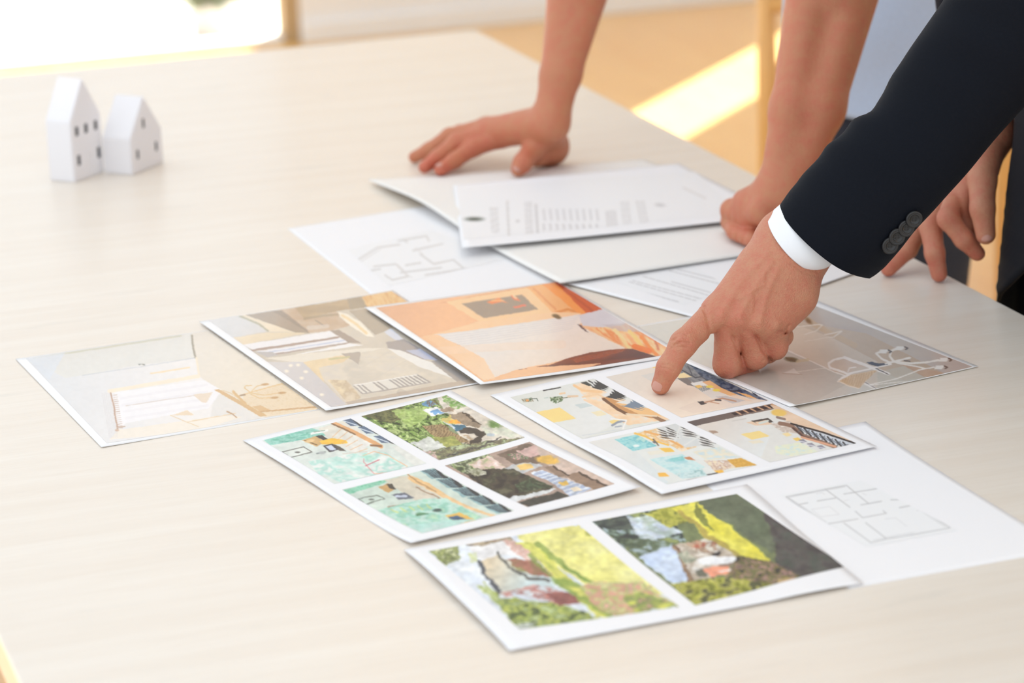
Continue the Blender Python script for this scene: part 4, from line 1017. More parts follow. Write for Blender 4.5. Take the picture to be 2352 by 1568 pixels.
def paint_e2(k):
    k.warp(20, 70, 72)
    k.fill((120, 130, 90))
    k.mott([(1000, 230), (1400, 150), (1500, 330), (1300, 400), (1200, 380)], [(56, 64, 64), (120, 140, 120), (190, 206, 226), (84, 94, 70), (150, 160, 100)], 60, 30, 171, 0.1, 1, 3.2)
    k.mott([(1160, 220), (1320, 200), (1480, 280), (1300, 330)], [(206, 220, 240), (226, 234, 246), (180, 196, 190)], 50, 26, 172, 0.2, 0.85)
    k.mott([(1280, 190), (1440, 150), (1540, 220), (1420, 260)], [(150, 152, 60), (200, 196, 90), (110, 116, 56)], 30, 18, 173)
    k.mott([(1020, 225), (1180, 200), (1240, 270), (1100, 270)], [(44, 54, 56), (90, 100, 90)], 40, 20, 174); k.mott([(1110, 300), (1400, 330), (1440, 360), (1260, 400)], [(66, 78, 66), (100, 116, 84), (180, 196, 206)], 50, 18, 175, 0, 0.9, 2.0)
    k.mott([(1250, 400), (1440, 350), (1530, 530), (1430, 545)], [(196, 212, 238), (214, 226, 244)], 80, 60, 176)
    k.poly([(1430, 355), (1450, 350), (1545, 530), (1510, 535)], (120, 92, 72)); k.line([(1440, 360), (1525, 530)], 7, (206, 176, 140))
    k.mott([(1450, 350), (1640, 300), (1760, 400), (1640, 520), (1545, 530)], [(214, 206, 196), (176, 160, 140), (232, 228, 222)], 50, 26, 177)
    k.poly([(1530, 420), (1640, 395), (1760, 410), (1730, 440), (1590, 445)], (240, 240, 242)); k.mott([(1500, 330), (1620, 300), (1700, 350), (1560, 390)], [(176, 104, 84), (206, 190, 160), (140, 96, 80), (216, 210, 196)], 26, 16, 178, 0, 1, 3.0)
    k.poly([(1610, 385), (1660, 375), (1672, 388), (1630, 396)], (40, 36, 42)); k.poly([(1590, 465), (1690, 445), (1740, 490), (1630, 510)], (242, 160, 130))
    k.poly([(1545, 470), (1590, 460), (1610, 500), (1565, 510)], (110, 110, 96)); k.line([(1660, 450), (1780, 440)], 12, (150, 130, 116)); k.line([(1670, 480), (1790, 470)], 8, (230, 226, 222)); k.mott([(1440, 380), (1500, 370), (1540, 420), (1490, 440)], [(140, 150, 130), (206, 200, 180)], 20, 14, 179)
    k.poly([(1420, 160), (1560, 125), (1720, 250), (1940, 420), (1860, 450), (1720, 380), (1560, 270)], (226, 216, 82)); k.mott([(1440, 160), (1560, 125), (1720, 250), (1940, 420), (1860, 450), (1720, 380), (1560, 270)], [(214, 204, 70), (240, 232, 110)], 70, 30, 180, 0.6, 0.9)
    k.line([(1460, 180), (1640, 310), (1760, 400)], 22, (170, 150, 80), 0.8); k.poly([(1560, 130), (1610, 230), (1640, 270), (1580, 240), (1540, 190)], (120, 126, 64), 0.9)
    k.poly([(1560, 125), (1755, 85), (1900, 180), (1960, 260), (1940, 390), (1820, 310), (1700, 220), (1620, 190)], (104, 114, 92)); k.mott([(1570, 125), (1755, 85), (1940, 210), (1950, 380), (1800, 290)], [(96, 106, 84), (116, 124, 102)], 90, 50, 181, 0.6, 0.8)
    k.poly([(1880, 170), (1910, 185), (2330, 455), (2150, 545), (1960, 450), (1950, 300)], (84, 78, 78)); k.mott([(1930, 220), (2330, 455), (2150, 545), (1960, 430)], [(76, 72, 72), (96, 92, 88), (84, 94, 84)], 60, 30, 182, 0.4, 0.8)
    k.mott([(1760, 400), (1920, 420), (2110, 530), (1800, 600), (1700, 520)], [(64, 62, 58), (150, 140, 70), (90, 80, 76), (196, 150, 140), (110, 110, 70)], 36, 22, 183, 0.3, 1, 3.2)
    k.mott([(1420, 545), (1640, 510), (1800, 520), (1960, 560), (1560, 665), (1500, 620)], [(120, 124, 50), (190, 188, 84), (150, 150, 66), (220, 214, 120), (90, 92, 60)], 40, 24, 184, 0, 1, 3.2)
    k.mott([(1960, 530), (2110, 520), (2060, 560), (1980, 560)], [(214, 160, 140), (180, 160, 110)], 30, 14, 185)
    k.grain(0.30, 30, 77)
bE = lambda u, v: 0.0012 * (0.5 + 0.5 * np.sin(7 * v + 1.0)) + 0.009 * np.clip(u - 0.72, 0, 1) * 3.2 * v ** 2 * (1 - u) * 2 + 0.004 * (1 - u) ** 4 * (v * (1 - v)) * 4
sheet('picture_sheet', 'sheet with two large pictures of a house with a sunny lawn', 'picture sheet',
      [(927, 1267), (1716, 1117), (1985, 1345), (1170, 1500)], 0.0006, M['paper'], bE,
      [('picture', KE, [(180, 387), (950, 245), (1465, 665), (652, 787)], paint_e1, 210, 190, T, None),
       ('picture', KE, [(1020, 230), (1757, 88), (2318, 456), (1547, 657)], paint_e2, 210, 190, T, None)], group='picture sheets on the table')

# ---- floor plan lying partly under the cream card (I)
KI = (640, 360, 3.5636)
def paint_i(k):
    k.fill((240, 239, 240))
    c = (214, 210, 208)
    plan_lines(k, [[(610, 870), (810, 745), (990, 720)], [(980, 690), (1210, 650), (1230, 690)], [(660, 920), (720, 940), (830, 920)], [(780, 900), (960, 880), (1060, 980), (930, 1010), (870, 970)],
                   [(1100, 770), (1340, 715)], [(1040, 890), (1160, 870)], [(1160, 800), (1270, 880), (1430, 845), (1520, 920)], [(1000, 950), (1330, 910)], [(1200, 970), (1520, 920), (1800, 890)], [(1050, 700), (1020, 680)]], 14, c, 0.9)
    plan_lines(k, [[(640, 880), (830, 760)], [(1040, 960), (1090, 990)], [(1120, 750), (1180, 800)], [(980, 890), (1030, 940)]], 9, (222, 218, 216), 0.8)
sheet('floor_plan', 'white sheet with a faint floor plan, its top under the cream card', 'floor plan',
      [(660, 525), (1045, 462), (1322, 648), (905, 718)], 0.0, M['paper'], FLAT,
      [('plan_drawing', KI, [(560, 760), (1240, 600), (1900, 830), (900, 1060)], paint_i, 160, 120, T, None)], group='paper sheets on the table')

# ---- letter under the pointing hand (J)
KJ = (1300, 560, 5.227)
def paint_j(k):
    k.fill((240, 240, 242))
    rng = random.Random(3)
    rows = [((600, 515), (1365, 725)), ((760, 480), (1600, 720)), ((800, 465), (1640, 690)), ((930, 415), (1700, 640)), ((1270, 480), (1740, 610)), ((1340, 330), (1900, 470)), ((1240, 345), (1900, 520))]
    for (x0, y0), (x1, y1) in rows:
        x = 0.0
        while x < 1:
            w = rng.uniform(0.04, 0.1)
            k.line([(x0 + (x1 - x0) * x, y0 + (y1 - y0) * x), (x0 + (x1 - x0) * min(1, x + w), y0 + (y1 - y0) * min(1, x + w))], 14, (206, 204, 206), 0.8)
            x += w + 0.025
sheet('letter', 'white typed letter lying half under the pointing hand', 'letter',
      [(1300, 655), (1960, 545), (2000, 618), (1640, 745)], 0.0019, M['paper'], FLAT,
      [('typed_text', KJ, [(560, 470), (1500, 260), (2000, 560), (1420, 760)], paint_j, 160, 120, T, None)], group='paper sheets on the table')

# ---- cream card with a raised edge (H) and the typed sheet on it (G)
bH = lambda u, v: 0.0085 * (1 - u) ** 5 * np.exp(-((v - 0.30) / 0.22) ** 2) + 0.0015 * (1 - u) ** 3 + 0.002 * v ** 6
sheet('cream_card', 'large blank cream card under the flat hand', 'card',
      [(846, 423), (1478, 372), (1966, 556), (1287, 664)], 0.0026, M['folder'], bH, thick=0.0008)
KG = (1000, 400, 3.0154)
def paint_gg(k):
    k.fill((240, 239, 240))
    k.ell(272, 368, 58, 13, (70, 82, 74), 0.0, 1, 0.5)
    rng = random.Random(8)
    def col(x0, y0, x1, y1, w, c, a=0.8):
        t = 0.0
        while t < 1:
            d = rng.uniform(0.05, 0.16)
            k.line([(x0 + (x1 - x0) * t, y0 + (y1 - y0) * t), (x0 + (x1 - x0) * min(1, t + d), y0 + (y1 - y0) * min(1, t + d))], w, c, a)
            t += d + 0.05
    g = (206, 203, 203)
    for x in (392, 412, 432): col(x - 6, 290, x + 6, 465, 9, g)
    col(500, 245, 512, 500, 12, (202, 198, 196)); k.ell(572, 382, 12, 9, (204, 200, 200))
    for x in (625, 645, 662): col(x, 250, x + 12, 490, 9, g)
    col(698, 265, 712, 490, 14, (196, 193, 193))
    for i in range(9):
        x = 750 + i * 46
        col(x, 300, x + 10, 375, 12, (208, 205, 206)); col(x, 405, x + 6, 440, 12, (206, 203, 204)); col(x, 450, x + 8, 480, 8, (224, 222, 222))
    for x in (1185, 1205, 1225, 1245): col(x, 310, x + 12, 435, 9, (204, 200, 200))
    for x in (1290, 1312, 1334): col(x, 245, x + 22, 440, 9, (208, 205, 205))
    for x in (1395, 1418, 1440): col(x, 240, x + 40, 430, 9, (208, 205, 205))
    k.ell(1556, 268, 34, 12, (206, 203, 204), 0.1, 0.9, 0.5)
    k.line([(1720, 150), (1870, 220)], 14, (224, 220, 218), 0.8)
bG = lambda u, v: 0.0012 + 0.003 * v ** 4 * (1 - u) ** 3 + 0.002 * (1 - v) ** 4
sheet('letter', 'white typed sheet with a dark oval logo lying on the cream card', 'letter',
      [(1042, 446), (1560, 396), (1800, 512), (1062, 594)], 0.0075, M['paper'], bG,
      [('typed_text', KG, [(150, 150), (1800, 40), (2100, 330), (200, 520)], paint_gg, 260, 90, T, None)], group='paper sheets on the table')

# ================================================================== skin meshes from rounded bones
def smin(a, b, k):
    h = np.maximum(k - np.abs(a - b), 0.0) / k
    return np.minimum(a, b) - h * h * k * 0.25

def cone(P, a, b, ra, rb):
    ba = b - a
    t = np.clip((P - a) @ ba / max(float(ba @ ba), 1e-12), 0, 1)
    d = P - a - t[:, None] * ba
    return np.sqrt(np.einsum('ij,ij->i', d, d)) - (ra + (rb - ra) * t)

def chain_sdf(P, cones, k):
    d = None
    for (a, b, ra, rb) in cones:
        e = cone(P, a, b, ra, rb)
        d = e if d is None else smin(d, e, k)
    return d

def seg2(x, y, pts):
    best = None
    for (x0, y0), (x1, y1) in zip(pts[:-1], pts[1:]):
        dx, dy = x1 - x0, y1 - y0
        t = np.clip(((x - x0) * dx + (y - y0) * dy) / (dx * dx + dy * dy + 1e-9), 0, 1)
        d = np.hypot(x - x0 - t * dx, y - y0 - t * dy)
        best = d if best is None else np.minimum(best, d)
    return best

def hand_sdf(spec):
    palm, fingers = spec['palm'], spec['fingers']
    kp, kf, kff, kfp = spec.get('kp', .012), spec.get('kf', .006), spec.get('kff', .002), spec.get('kfp', .007)
    def f(P):
        d = None
        for ch in fingers:
            e = chain_sdf(P, ch, kf)
            d = e if d is None else smin(d, e, kff)
        e = chain_sdf(P, palm, kp)
        d = e if d is None else smin(d, e, kfp)
        if spec.get('marks'):
            x, y = proj(P)
            front = (P - CAM) @ FW < spec['front']
            K = spec['K']
            xx, yy = (x - K[0]) * K[2], (y - K[1]) * K[2]
            near = np.abs(d) < 0.006
            idx = np.where(near & front)[0]
            if len(idx):
                xs, ys = xx[idx], yy[idx]
                add = np.zeros(len(idx))
                for pts, dp, sg in spec['marks']:
                    add += dp * np.exp(-(seg2(xs, ys, pts) / sg) ** 2)
                d[idx] += add
        return d
    return f

def surfnet(f, lo, hi, h, B=8):
    lo = np.array(lo, float)
    nb = np.ceil((np.array(hi) - lo) / (h * B)).astype(int) + 1
    c = np.stack(np.meshgrid(*[np.arange(n) for n in nb], indexing='ij'), -1).reshape(-1, 3)
    dc = f(lo + (c + 0.5 - 0.5 / B) * B * h)
    G = np.empty(tuple(nb * B), np.float32)
    G6 = G.reshape(nb[0], B, nb[1], B, nb[2], B)
    G6[:] = dc.reshape(nb)[:, None, :, None, :, None]
    act = c[np.abs(dc) < B * h * 1.15]
    o = np.stack(np.meshgrid(*[np.arange(B)] * 3, indexing='ij'), -1).reshape(-1, 3)
    for i in range(0, len(act), 400):
        a = act[i:i + 400]
        P = (a[:, None, :] * B + o[None]).reshape(-1, 3)
        G6[a[:, 0], :, a[:, 1], :, a[:, 2], :] = f(lo + P * h).reshape(len(a), B, B, B)
    s = G < 0
    n0, n1, n2 = s.shape
    cnt = np.zeros((n0 - 1, n1 - 1, n2 - 1), np.int8)
    offs = [(i, j, k) for i in (0, 1) for j in (0, 1) for k in (0, 1)]
    for i, j, k in offs:
        cnt += s[i:n0 - 1 + i, j:n1 - 1 + j, k:n2 - 1 + k]
    cells = np.argwhere((cnt > 0) & (cnt < 8))
    idm = np.full(cnt.shape, -1, np.int32)
    idm[tuple(cells.T)] = np.arange(len(cells))
    acc = np.zeros((len(cells), 3)); num = np.zeros(len(cells))
    val = {q: G[cells[:, 0] + q[0], cells[:, 1] + q[1], cells[:, 2] + q[2]] for q in offs}
    for q in offs:
        for ax in range(3):
            if q[ax] == 0:
                r = list(q); r[ax] = 1; r = tuple(r)
                a, b = val[q], val[r]
                m = (a < 0) != (b < 0)
                t = np.where(m, a / np.where(m, a - b, 1), 0)
                p = np.array(q, float)[None].repeat(len(cells), 0); p[:, ax] += t
                acc[m] += p[m]; num[m] += 1
    V = lo + (cells + acc / num[:, None]) * h
    faces = []
    for ax in range(3):
        u, v = (ax + 1) % 3, (ax + 2) % 3
        sl0 = [slice(None)] * 3; sl1 = [slice(None)] * 3
        sl0[ax] = slice(0, -1); sl1[ax] = slice(1, None)
        a, b = s[tuple(sl0)], s[tuple(sl1)]
        e = np.argwhere(a != b)
        e = e[(e[:, u] > 0) & (e[:, v] > 0) & (e[:, u] < s.shape[u] - 1) & (e[:, v] < s.shape[v] - 1)]
        ins = a[tuple(e.T)]
        q = []
        for du, dv in ((-1, -1), (0, -1), (0, 0), (-1, 0)):
            cc = e.copy(); cc[:, u] += du; cc[:, v] += dv
            q.append(idm[tuple(cc.T)])
        q = np.stack(q, -1)
        q[~ins] = q[~ins][:, ::-1]
        faces.append(q)
    Fc = np.concatenate(faces)
    Fc = Fc[(Fc >= 0).all(1)]
    # one relaxing pass
    for w in (0.5,):
        nsum = np.zeros_like(V); nn = np.zeros(len(V))
        for i in range(4):
            a, b = Fc[:, i], Fc[:, (i + 1) % 4]
            for ax in range(3):
                nsum[:, ax] += np.bincount(a, V[b, ax], len(V)) + np.bincount(b, V[a, ax], len(V))
            nn += np.bincount(a, minlength=len(V)) + np.bincount(b, minlength=len(V))
        V = V * (1 - w) + w * nsum / nn[:, None]
    return V, Fc

def bounds(cones, pad=0.012):
    p = np.array([q for a, b, ra, rb in cones for q in (a - ra, a + ra, b - rb, b + rb)])
    return p.min(0) - pad, p.max(0) + pad

def skin_island(spec, h):
    cones = spec['palm'] + [c for ch in spec['fingers'] for c in ch]
    lo, hi = bounds(cones)
    V, Fc = surfnet(hand_sdf(spec), lo, hi, h)
    t = np.zeros(len(V))
    for p, r, a in spec.get('tints', []):
        t += a * np.exp(-((V - p) ** 2).sum(1) / (r * r))
    return V, Fc, t

def skin_obj(name, islands, m, parent):
    V, Fc, T, n = [], [], [], 0
    for v, f, t in islands:
        V.append(v); Fc.append(f + n); T.append(t); n += len(v)
    o = mesh_obj(name, np.concatenate(V), np.concatenate(Fc), m, parent, True)
    a = o.data.attributes.new('tint', 'FLOAT', 'POINT')
    a.data.foreach_set('value', np.concatenate(T).astype(np.float32))
    return o

def finger(pts, rads):
    return [(pts[i], pts[i + 1], rads[i], rads[i + 1]) for i in range(len(pts) - 1)]

def nail(parent, tip, axis, normal, w, l, r, m, lift=0.0):
    """curved nail plate lying on a fingertip"""
    axis = axis / np.linalg.norm(axis)
    normal = normal - axis * (normal @ axis); normal /= np.linalg.norm(normal)
    side = np.cross(axis, normal)
    V, Fc = [], []
    nu, nv = 12, 12
    for i in range(nv + 1):
        for j in range(nu + 1):
            a, b = -1 + 2 * j / nu, -1 + 2 * i / nv
            k = 1 - 0.18 * max(0, b) ** 2 - 0.12 * max(0, -b) ** 4
            # rounded ends
            b2 = b * (1 - 0.22 * a * a * (1 if b < 0 else 0.9) * abs(b))
            th = a * k * w / 2 / r
            dome = -0.0009 * (b2 * b2) - 0.0005 * abs(a) ** 6
            V.append(tip + axis * (b2 * l / 2) + side * (r * math.sin(th)) + normal * (r * math.cos(th) + dome + lift))
    for i in range(nv):
        for j in range(nu):
            q = i * (nu + 1) + j
            Fc.append((q, q + 1, q + nu + 2, q + nu + 1))
    o = mesh_obj('nail', V, np.array(Fc), m, parent, True)
    s = o.modifiers.new('thick', 'SOLIDIFY'); s.thickness = 0.0012; s.offset = -1
    return o

# lofted cloth tubes --------------------------------------------------
def loft(stations, seg=64, sub=6, disp=None, pinch=None):
    """stations: (centre, half-axis 1, half-axis 2); smooth tube through them -> verts, faces, params"""
    C = np.array([s[0] for s in stations], float); A = np.array([s[1] for s in stations], float); B = np.array([s[2] for s in stations], float)
    n = len(stations)
    def cr_(Q, i, t):
        p0, p1, p2, p3 = Q[max(i - 1, 0)], Q[i], Q[min(i + 1, n - 1)], Q[min(i + 2, n - 1)]
        return 0.5 * (2 * p1 + (p2 - p0) * t + (2 * p0 - 5 * p1 + 4 * p2 - p3) * t * t + (3 * p1 - p0 - 3 * p2 + p3) * t ** 3)
    V, S = [], []
    for i in range(n - 1):
        for k in range(sub + (1 if i == n - 2 else 0)):
            t = k / sub
            c, a, b = cr_(C, i, t), cr_(A, i, t), cr_(B, i, t)
            for j in range(seg):
                th = 2 * math.pi * j / seg
                dr = 1.0 + (disp(i + t, th) if disp else 0.0)
                sn = math.sin(th)
                if pinch and math.cos(th) > 0:
                    sn = math.copysign(abs(sn) ** (1 + pinch * max(0.0, 1 - (i + t) / 3.5) * math.cos(th)), sn)
                V.append(c + (a * math.cos(th) + b * sn) * dr)
    rows = len(V) // seg
    Fc = [(r * seg + j, r * seg + (j + 1) % seg, (r + 1) * seg + (j + 1) % seg, (r + 1) * seg + j) for r in range(rows - 1) for j in range(seg)]
    return np.array(V), np.array(Fc), rows

def cloth(name, stations, m, parent, thick=0.002, **kw):
    V, Fc, rows = loft(stations, **kw)
    o = mesh_obj(name, V, Fc, m, parent, True)
    bm = bmesh.new(); bm.from_mesh(o.data)
    bmesh.ops.recalc_face_normals(bm, faces=bm.faces[:])
    bm.to_mesh(o.data); bm.free()
    s = o.modifiers.new('thick', 'SOLIDIFY'); s.thickness = thick; s.offset = -1
    return o

# ================================================================== the person in the dark suit
KH = (1450, 450, 3.136)
def hp(x, y, D): return dep(KH[0] + x / KH[2], KH[1] + y / KH[2], D)
def hz(x, y, z): return at(KH[0] + x / KH[2], KH[1] + y / KH[2], z)
suit = tag(empty('person', (1.50, 2.30, 0.0)), 'person in a dark navy suit pointing at a picture sheet with the left hand', 'person')
zs = 0.0012
tip = hz(212, 1362, zs + 0.0088)
D0 = float((tip - CAM) @ FW)
MP = hz(692, 1208, 0.0125 + 0.003)
D1 = float((MP - CAM) @ FW)
Dk = D1 - 0.004
i_mcp, i_pip, i_dip = hp(618, 828, D0 + 0.024), hp(376, 1062, D0 - 0.004), hp(268, 1235, D0 - 0.005)
m_mcp, r_mcp, p_mcp = hp(690, 862, D0 + 0.021), hp(808, 888, D0 + 0.023), hp(938, 915, D0 + 0.028)
r_pip, p_pip = hp(892, 1150, D1 + 0.006), hp(1036, 1088, D1 + 0.012)
Dw = D0 + 0.052
w_r, w_u, w_c = hp(1092, 288, Dw), hp(1232, 428, Dw + 0.006), hp(1165, 352, Dw - 0.004)
KS = (1650, 0, 2.239)
def sp(x, y, D): return dep(KS[0] + x / KS[2], KS[1] + y / KS[2], D)
e_c = sp(870, 885, Dw - .025)
e_r, e_u = e_c + (w_r - w_c) * .7, e_c + (w_u - w_c) * .7
left = {
    'palm': [(w_r, i_mcp, .0195, .0128), (w_c, m_mcp, .0195, .0122), (w_c, r_mcp, .0190, .0126), (w_u, p_mcp, .0180, .0130), (w_u, hp(1040, 900, D0 + .038), .0165, .0120),
             (w_r, e_r, .0205, .025), (w_u, e_u, .0185, .025),
             (hp(960, 560, D0 + .047), hp(800, 800, D0 + .040), .022, .016), (hp(1080, 600, D0 + .052), hp(960, 820, D0 + .044), .022, .016),
             (hp(1215, 520, D0 + .062), hp(1168, 720, D0 + .056), .0165, .0175), (hp(1168, 720, D0 + .056), hp(1085, 880, D0 + .048), .0175, .012),
             (hp(1000, 380, D0 + .072), hp(850, 620, D0 + .068), .017, .016)],
    'fingers': [finger([i_mcp, i_pip, i_dip, tip], [.0128, .0116, .0101, .0084]),
                finger([m_mcp, MP, hp(835, 1212, D1 + .026), hp(850, 1110, D1 + .036)], [.0116, .0124, .0098, .0086]),
                finger([r_mcp, r_pip, hp(985, 1122, D1 + .030), hp(985, 1030, D1 + .040)], [.0118, .0118, .0094, .0084]),
                finger([p_mcp, p_pip, hp(1092, 1010, D1 + .030), hp(1078, 930, D1 + .040)], [.0122, .0107, .0085, .0075]),
                finger([hp(850, 620, D0 + .068), hp(790, 800, D0 + .068), hp(790, 990, D0 + .046), hp(850, 1120, D0 + .044)], [.0150, .0125, .0125, .0105])],
    'kp': .016, 'kf': .005, 'kff': .0009, 'kfp': .007, 'K': KH, 'front': D0 + 0.06,
    'marks': [  # knuckle folds, creases between fingers, tendons and veins
        ([(300, 1040), (345, 1010), (395, 1030)], .0013, 9), ([(310, 1075), (360, 1050), (420, 1060)], .0012, 8), ([(325, 1000), (365, 985), (405, 1005)], .0009, 8), ([(290, 1095), (345, 1085), (400, 1092)], .0007, 8),
        ([(225, 1215), (275, 1215), (310, 1240)], .0008, 7), ([(215, 1235), (260, 1240), (300, 1262)], .0007, 7),
        ([(352, 1030), (372, 1045)], -.0020, 30),
        ([(530, 800), (552, 900), (578, 1030)], .0016, 14), ([(500, 790), (530, 850)], .0007, 7),
        ([(650, 870), (655, 900)], -.0022, 36), ([(785, 890), (790, 915)], -.0027, 40), ([(925, 925), (925, 950)], -.0027, 40), ([(1060, 925), (1055, 950)], -.0016, 32),
        ([(690, 950), (730, 1030)], .0012, 26), ([(840, 970), (890, 1020)], .0012, 24),
        ([(728, 1010), (745, 1060), (775, 1130), (802, 1215)], .0014, 12), ([(895, 1005), (912, 1035), (945, 1110), (1002, 1185)], .0020, 12),
        ([(1060, 975), (1105, 985), (1135, 930)], .0016, 11), ([(1085, 1000), (1120, 985)], .0009, 8), ([(1070, 945), (1095, 975)], .0007, 7), ([(1090, 930), (1110, 965)], .0006, 7),
        ([(780, 860), (900, 640), (1010, 480)], -.0012, 24), ([(930, 900), (980, 700), (1060, 520)], -.0012, 24), ([(650, 840), (800, 600), (980, 420)], -.0010, 24),
        ([(700, 900), (760, 760)], .0012, 30), ([(850, 920), (900, 780)], .0012, 30),
        ([(780, 740), (860, 690), (950, 640), (960, 560)], -.0008, 13), ([(860, 690), (880, 760), (870, 830)], -.0008, 12), ([(960, 640), (1040, 690)], -.0007, 12),
        ([(1190, 480), (1270, 530), (1340, 545)], .0010, 8), ([(1150, 490), (1240, 550), (1320, 570)], .0007, 7),
        ([(770, 1205), (800, 1245), (860, 1255)], .0006, 8), ([(940, 1190), (985, 1165)], .0005, 8)],
    'tints': [(tip, .014, .35), (i_pip, .014, .25), (m_mcp, .016, .30), (r_mcp, .016, .30), (i_mcp, .014, .3), (p_mcp, .013, .25), (MP, .02, .30), (r_pip, .016, .2), (p_pip, .016, .2),
              (hp(835, 1225, D1 + .02), .014, .3), (w_c, .03, .15)],
}
isl_left = skin_island(left, 0.00075)

# right hand of the same person, resting on the table edge
KR = (1950, 250, 3.137)
def rp(x, y, D): return dep(KR[0] + x / KR[2], KR[1] + y / KR[2], D)
def rz(x, y, z): return at(KR[0] + x / KR[2], KR[1] + y / KR[2], z)
t1, t2 = rz(285, 1150, .0085), rz(648, 1188, .0085)
Dr = float((t2 - CAM) @ FW)
rw = rp(1000, 150, Dr + .012)
k5, k4, k3, k2 = rp(600, 640, Dr + .055), rp(690, 620, Dr + .03), rp(790, 600, Dr + .012), rp(850, 590, Dr + .0)
right = {
    'palm': [(rw, k5, .021, .012), (rw, k4, .021, .0125), (rw, k3, .021, .0125), (rw, k2, .021, .012), (rw, rp(960, 420, Dr - .012), .021, .016),
             (rw, rp(1010, -330, Dr - .01), .023, .030), (rp(900, 400, Dr + .012), rp(740, 560, Dr + .03), .018, .014)],
    'fingers': [finger([k5, rp(520, 830, Dr + .045), rp(420, 1010, Dr + .035), t1], [.0115, .0108, .0100, .0080]),
                finger([k4, rp(590, 850, Dr + .006), rp(618, 1040, Dr - .004), t2], [.0120, .0112, .0098, .0082]),
                finger([k3, rp(715, 790, Dr - .022), rp(830, 940, Dr - .022), rp(925, 1040, Dr - .016)], [.0120, .0108, .0096, .0078]),
                finger([k2, rp(800, 720, Dr - .006), rp(850, 860, Dr - .004), rp(890, 960, Dr + .004)], [.0115, .0105, .0095, .0080]),
                finger([rp(975, 330, Dr - .008), rp(962, 520, Dr - .028), rp(962, 720, Dr - .040), rp(985, 905, Dr - .038)], [.0175, .0140, .0122, .0098])],
    'kp': .014, 'kf': .004, 'kff': .0015, 'kfp': .006,
    'tints': [(t1, .02, .5), (t2, .02, .5), (rp(618, 1040, Dr), .016, .3), (rp(925, 1040, Dr - .016), .02, .5), (rp(715, 790, Dr - .02), .02, .3), (k3, .02, .25)],
}
isl_right = skin_island(right, 0.0011)

# trunk, neck and legs under the clothes (one figure)
LS, RS = np.array([1.35, 2.06, 1.36]), np.array([1.34, 2.50, 1.36])     # shoulders
HIPC = np.array([1.50, 2.30, 0.96])
def v3(*a): return np.array(a, float)
elbL = sp(1640, -80, Dw - 0.066)
elbR = rp(1060, -760, Dr - .02)
trunk = {'palm': [(HIPC, v3(1.37, 2.28, 1.34), .115, .11), (LS, RS, .06, .06), (v3(1.35, 2.28, 1.40), v3(1.29, 2.28, 1.52), .055, .05),
                  (HIPC + v3(0, -.09, 0), v3(1.50, 2.20, .10), .075, .045), (HIPC + v3(0, .09, 0), v3(1.50, 2.40, .10), .075, .045),
                  (LS, elbL, .040, .022), (RS, elbR, .05, .04), (elbL, e_c, .022, .022), (elbR, rw, .04, .022)], 'fingers': [], 'kp': .02}
isl_trunk = skin_island(trunk, 0.011)
body = skin_obj('body', [isl_left, isl_right, isl_trunk], M['skin'], suit)
ax_ = tip - i_dip
nail(body, tip - ax_ / np.linalg.norm(ax_) * .0022, ax_, -FW - 0.45 * RT + 0.10 * UP, .0125, .0138, .0080, M['nail'], .0008)
tt = rp(985, 905, Dr - .038); tx = tt - rp(962, 720, Dr - .040)
nail(body, tt, tx, -FW - 0.10 * RT + 0.1 * UP, .0130, .0130, .0090, M['nail'], .0008)

# sleeve of the pointing arm
def st(p, q, D, dz=0.0, th=0.78, lean=0.0):
    """station from the two outline points of a sleeve"""
    a, b = sp(p[0], p[1], D), sp(q[0], q[1], D)
    c, h = (a + b) / 2, (b - a) / 2
    n = np.linalg.norm(h)
    ax = np.cross(h / n, FW)
    e2 = FW * th * n + ax * lean
    return (c, h, e2)
Ds = Dw
# the hem is tilted so that its near side reaches further towards the hand
sl = [st((318, 1050), (778, 1432), Ds - .005, th=.72, lean=.016), st((372, 975), (828, 1398), Ds - .008, th=.73, lean=.011), st((430, 902), (884, 1344), Ds - .011, th=.73, lean=.006), st((530, 797), (990, 1212), Ds - .017, th=.72),
      st((650, 672), (1118, 1070), Ds - .025, th=.74), st((818, 520), (1290, 876), Ds - .035, th=.76), st((955, 300), (1490, 640), Ds - .046, th=.78), st((1125, 50), (1720, 380), Ds - .058, th=.8),
      st((1270, -190), (1950, 60), Ds - .066, th=.8), st((1420, -420), (2130, -330), Ds - .062, th=.8)]
c_, a_, b_ = sl[-1]
LSo = LS + v3(.0, -.02, -.02)
for f_, w_ in ((.35, .078), (.7, .082), (1.0, .088)):
    cc = c_ * (1 - f_) + LSo * f_
    d_ = LSo - c_; d_ /= np.linalg.norm(d_)
    s1 = np.cross(d_, FW); s1 /= np.linalg.norm(s1)
    if s1 @ a_ < 0: s1 = -s1
    s2 = np.cross(s1, d_); 
    if s2 @ b_ < 0: s2 = -s2
    sl.append((cc, s1 * w_, s2 * w_ * .95))
folds = [(3.35, 3.14, .30, .5, .045), (4.35, 3.14, .22, .55, .05), (4.75, 3.2, .2, .6, -.045), (5.55, 3.1, .28, .7, .03), (6.2, 3.6, .35, .5, .03), (6.75, 4.2, .22, .5, .05), (7.05, 4.3, .2, .6, -.06), (6.3, 4.6, .18, .5, -.035), (5.9, 4.4, .2, .4, .03), (2.2, 4.6, .8, .5, .015), (5.0, 4.7, .5, .8, .012)]
def fold(s, th):
    r = 0.004 * math.sin(3.1 * s + 2 * th) + .003 * math.sin(5.3 * s - 3 * th)
    r *= min(1.0, s / 1.5)
    for s0, t0, ds, dt, a in folds:
        d = (th - t0 + math.pi) % (2 * math.pi) - math.pi
        r += a * math.exp(-((s - s0) / ds) ** 2 - (d / dt) ** 2)
    return r
jacket = empty('jacket', (1.50, 2.30, 0.8))
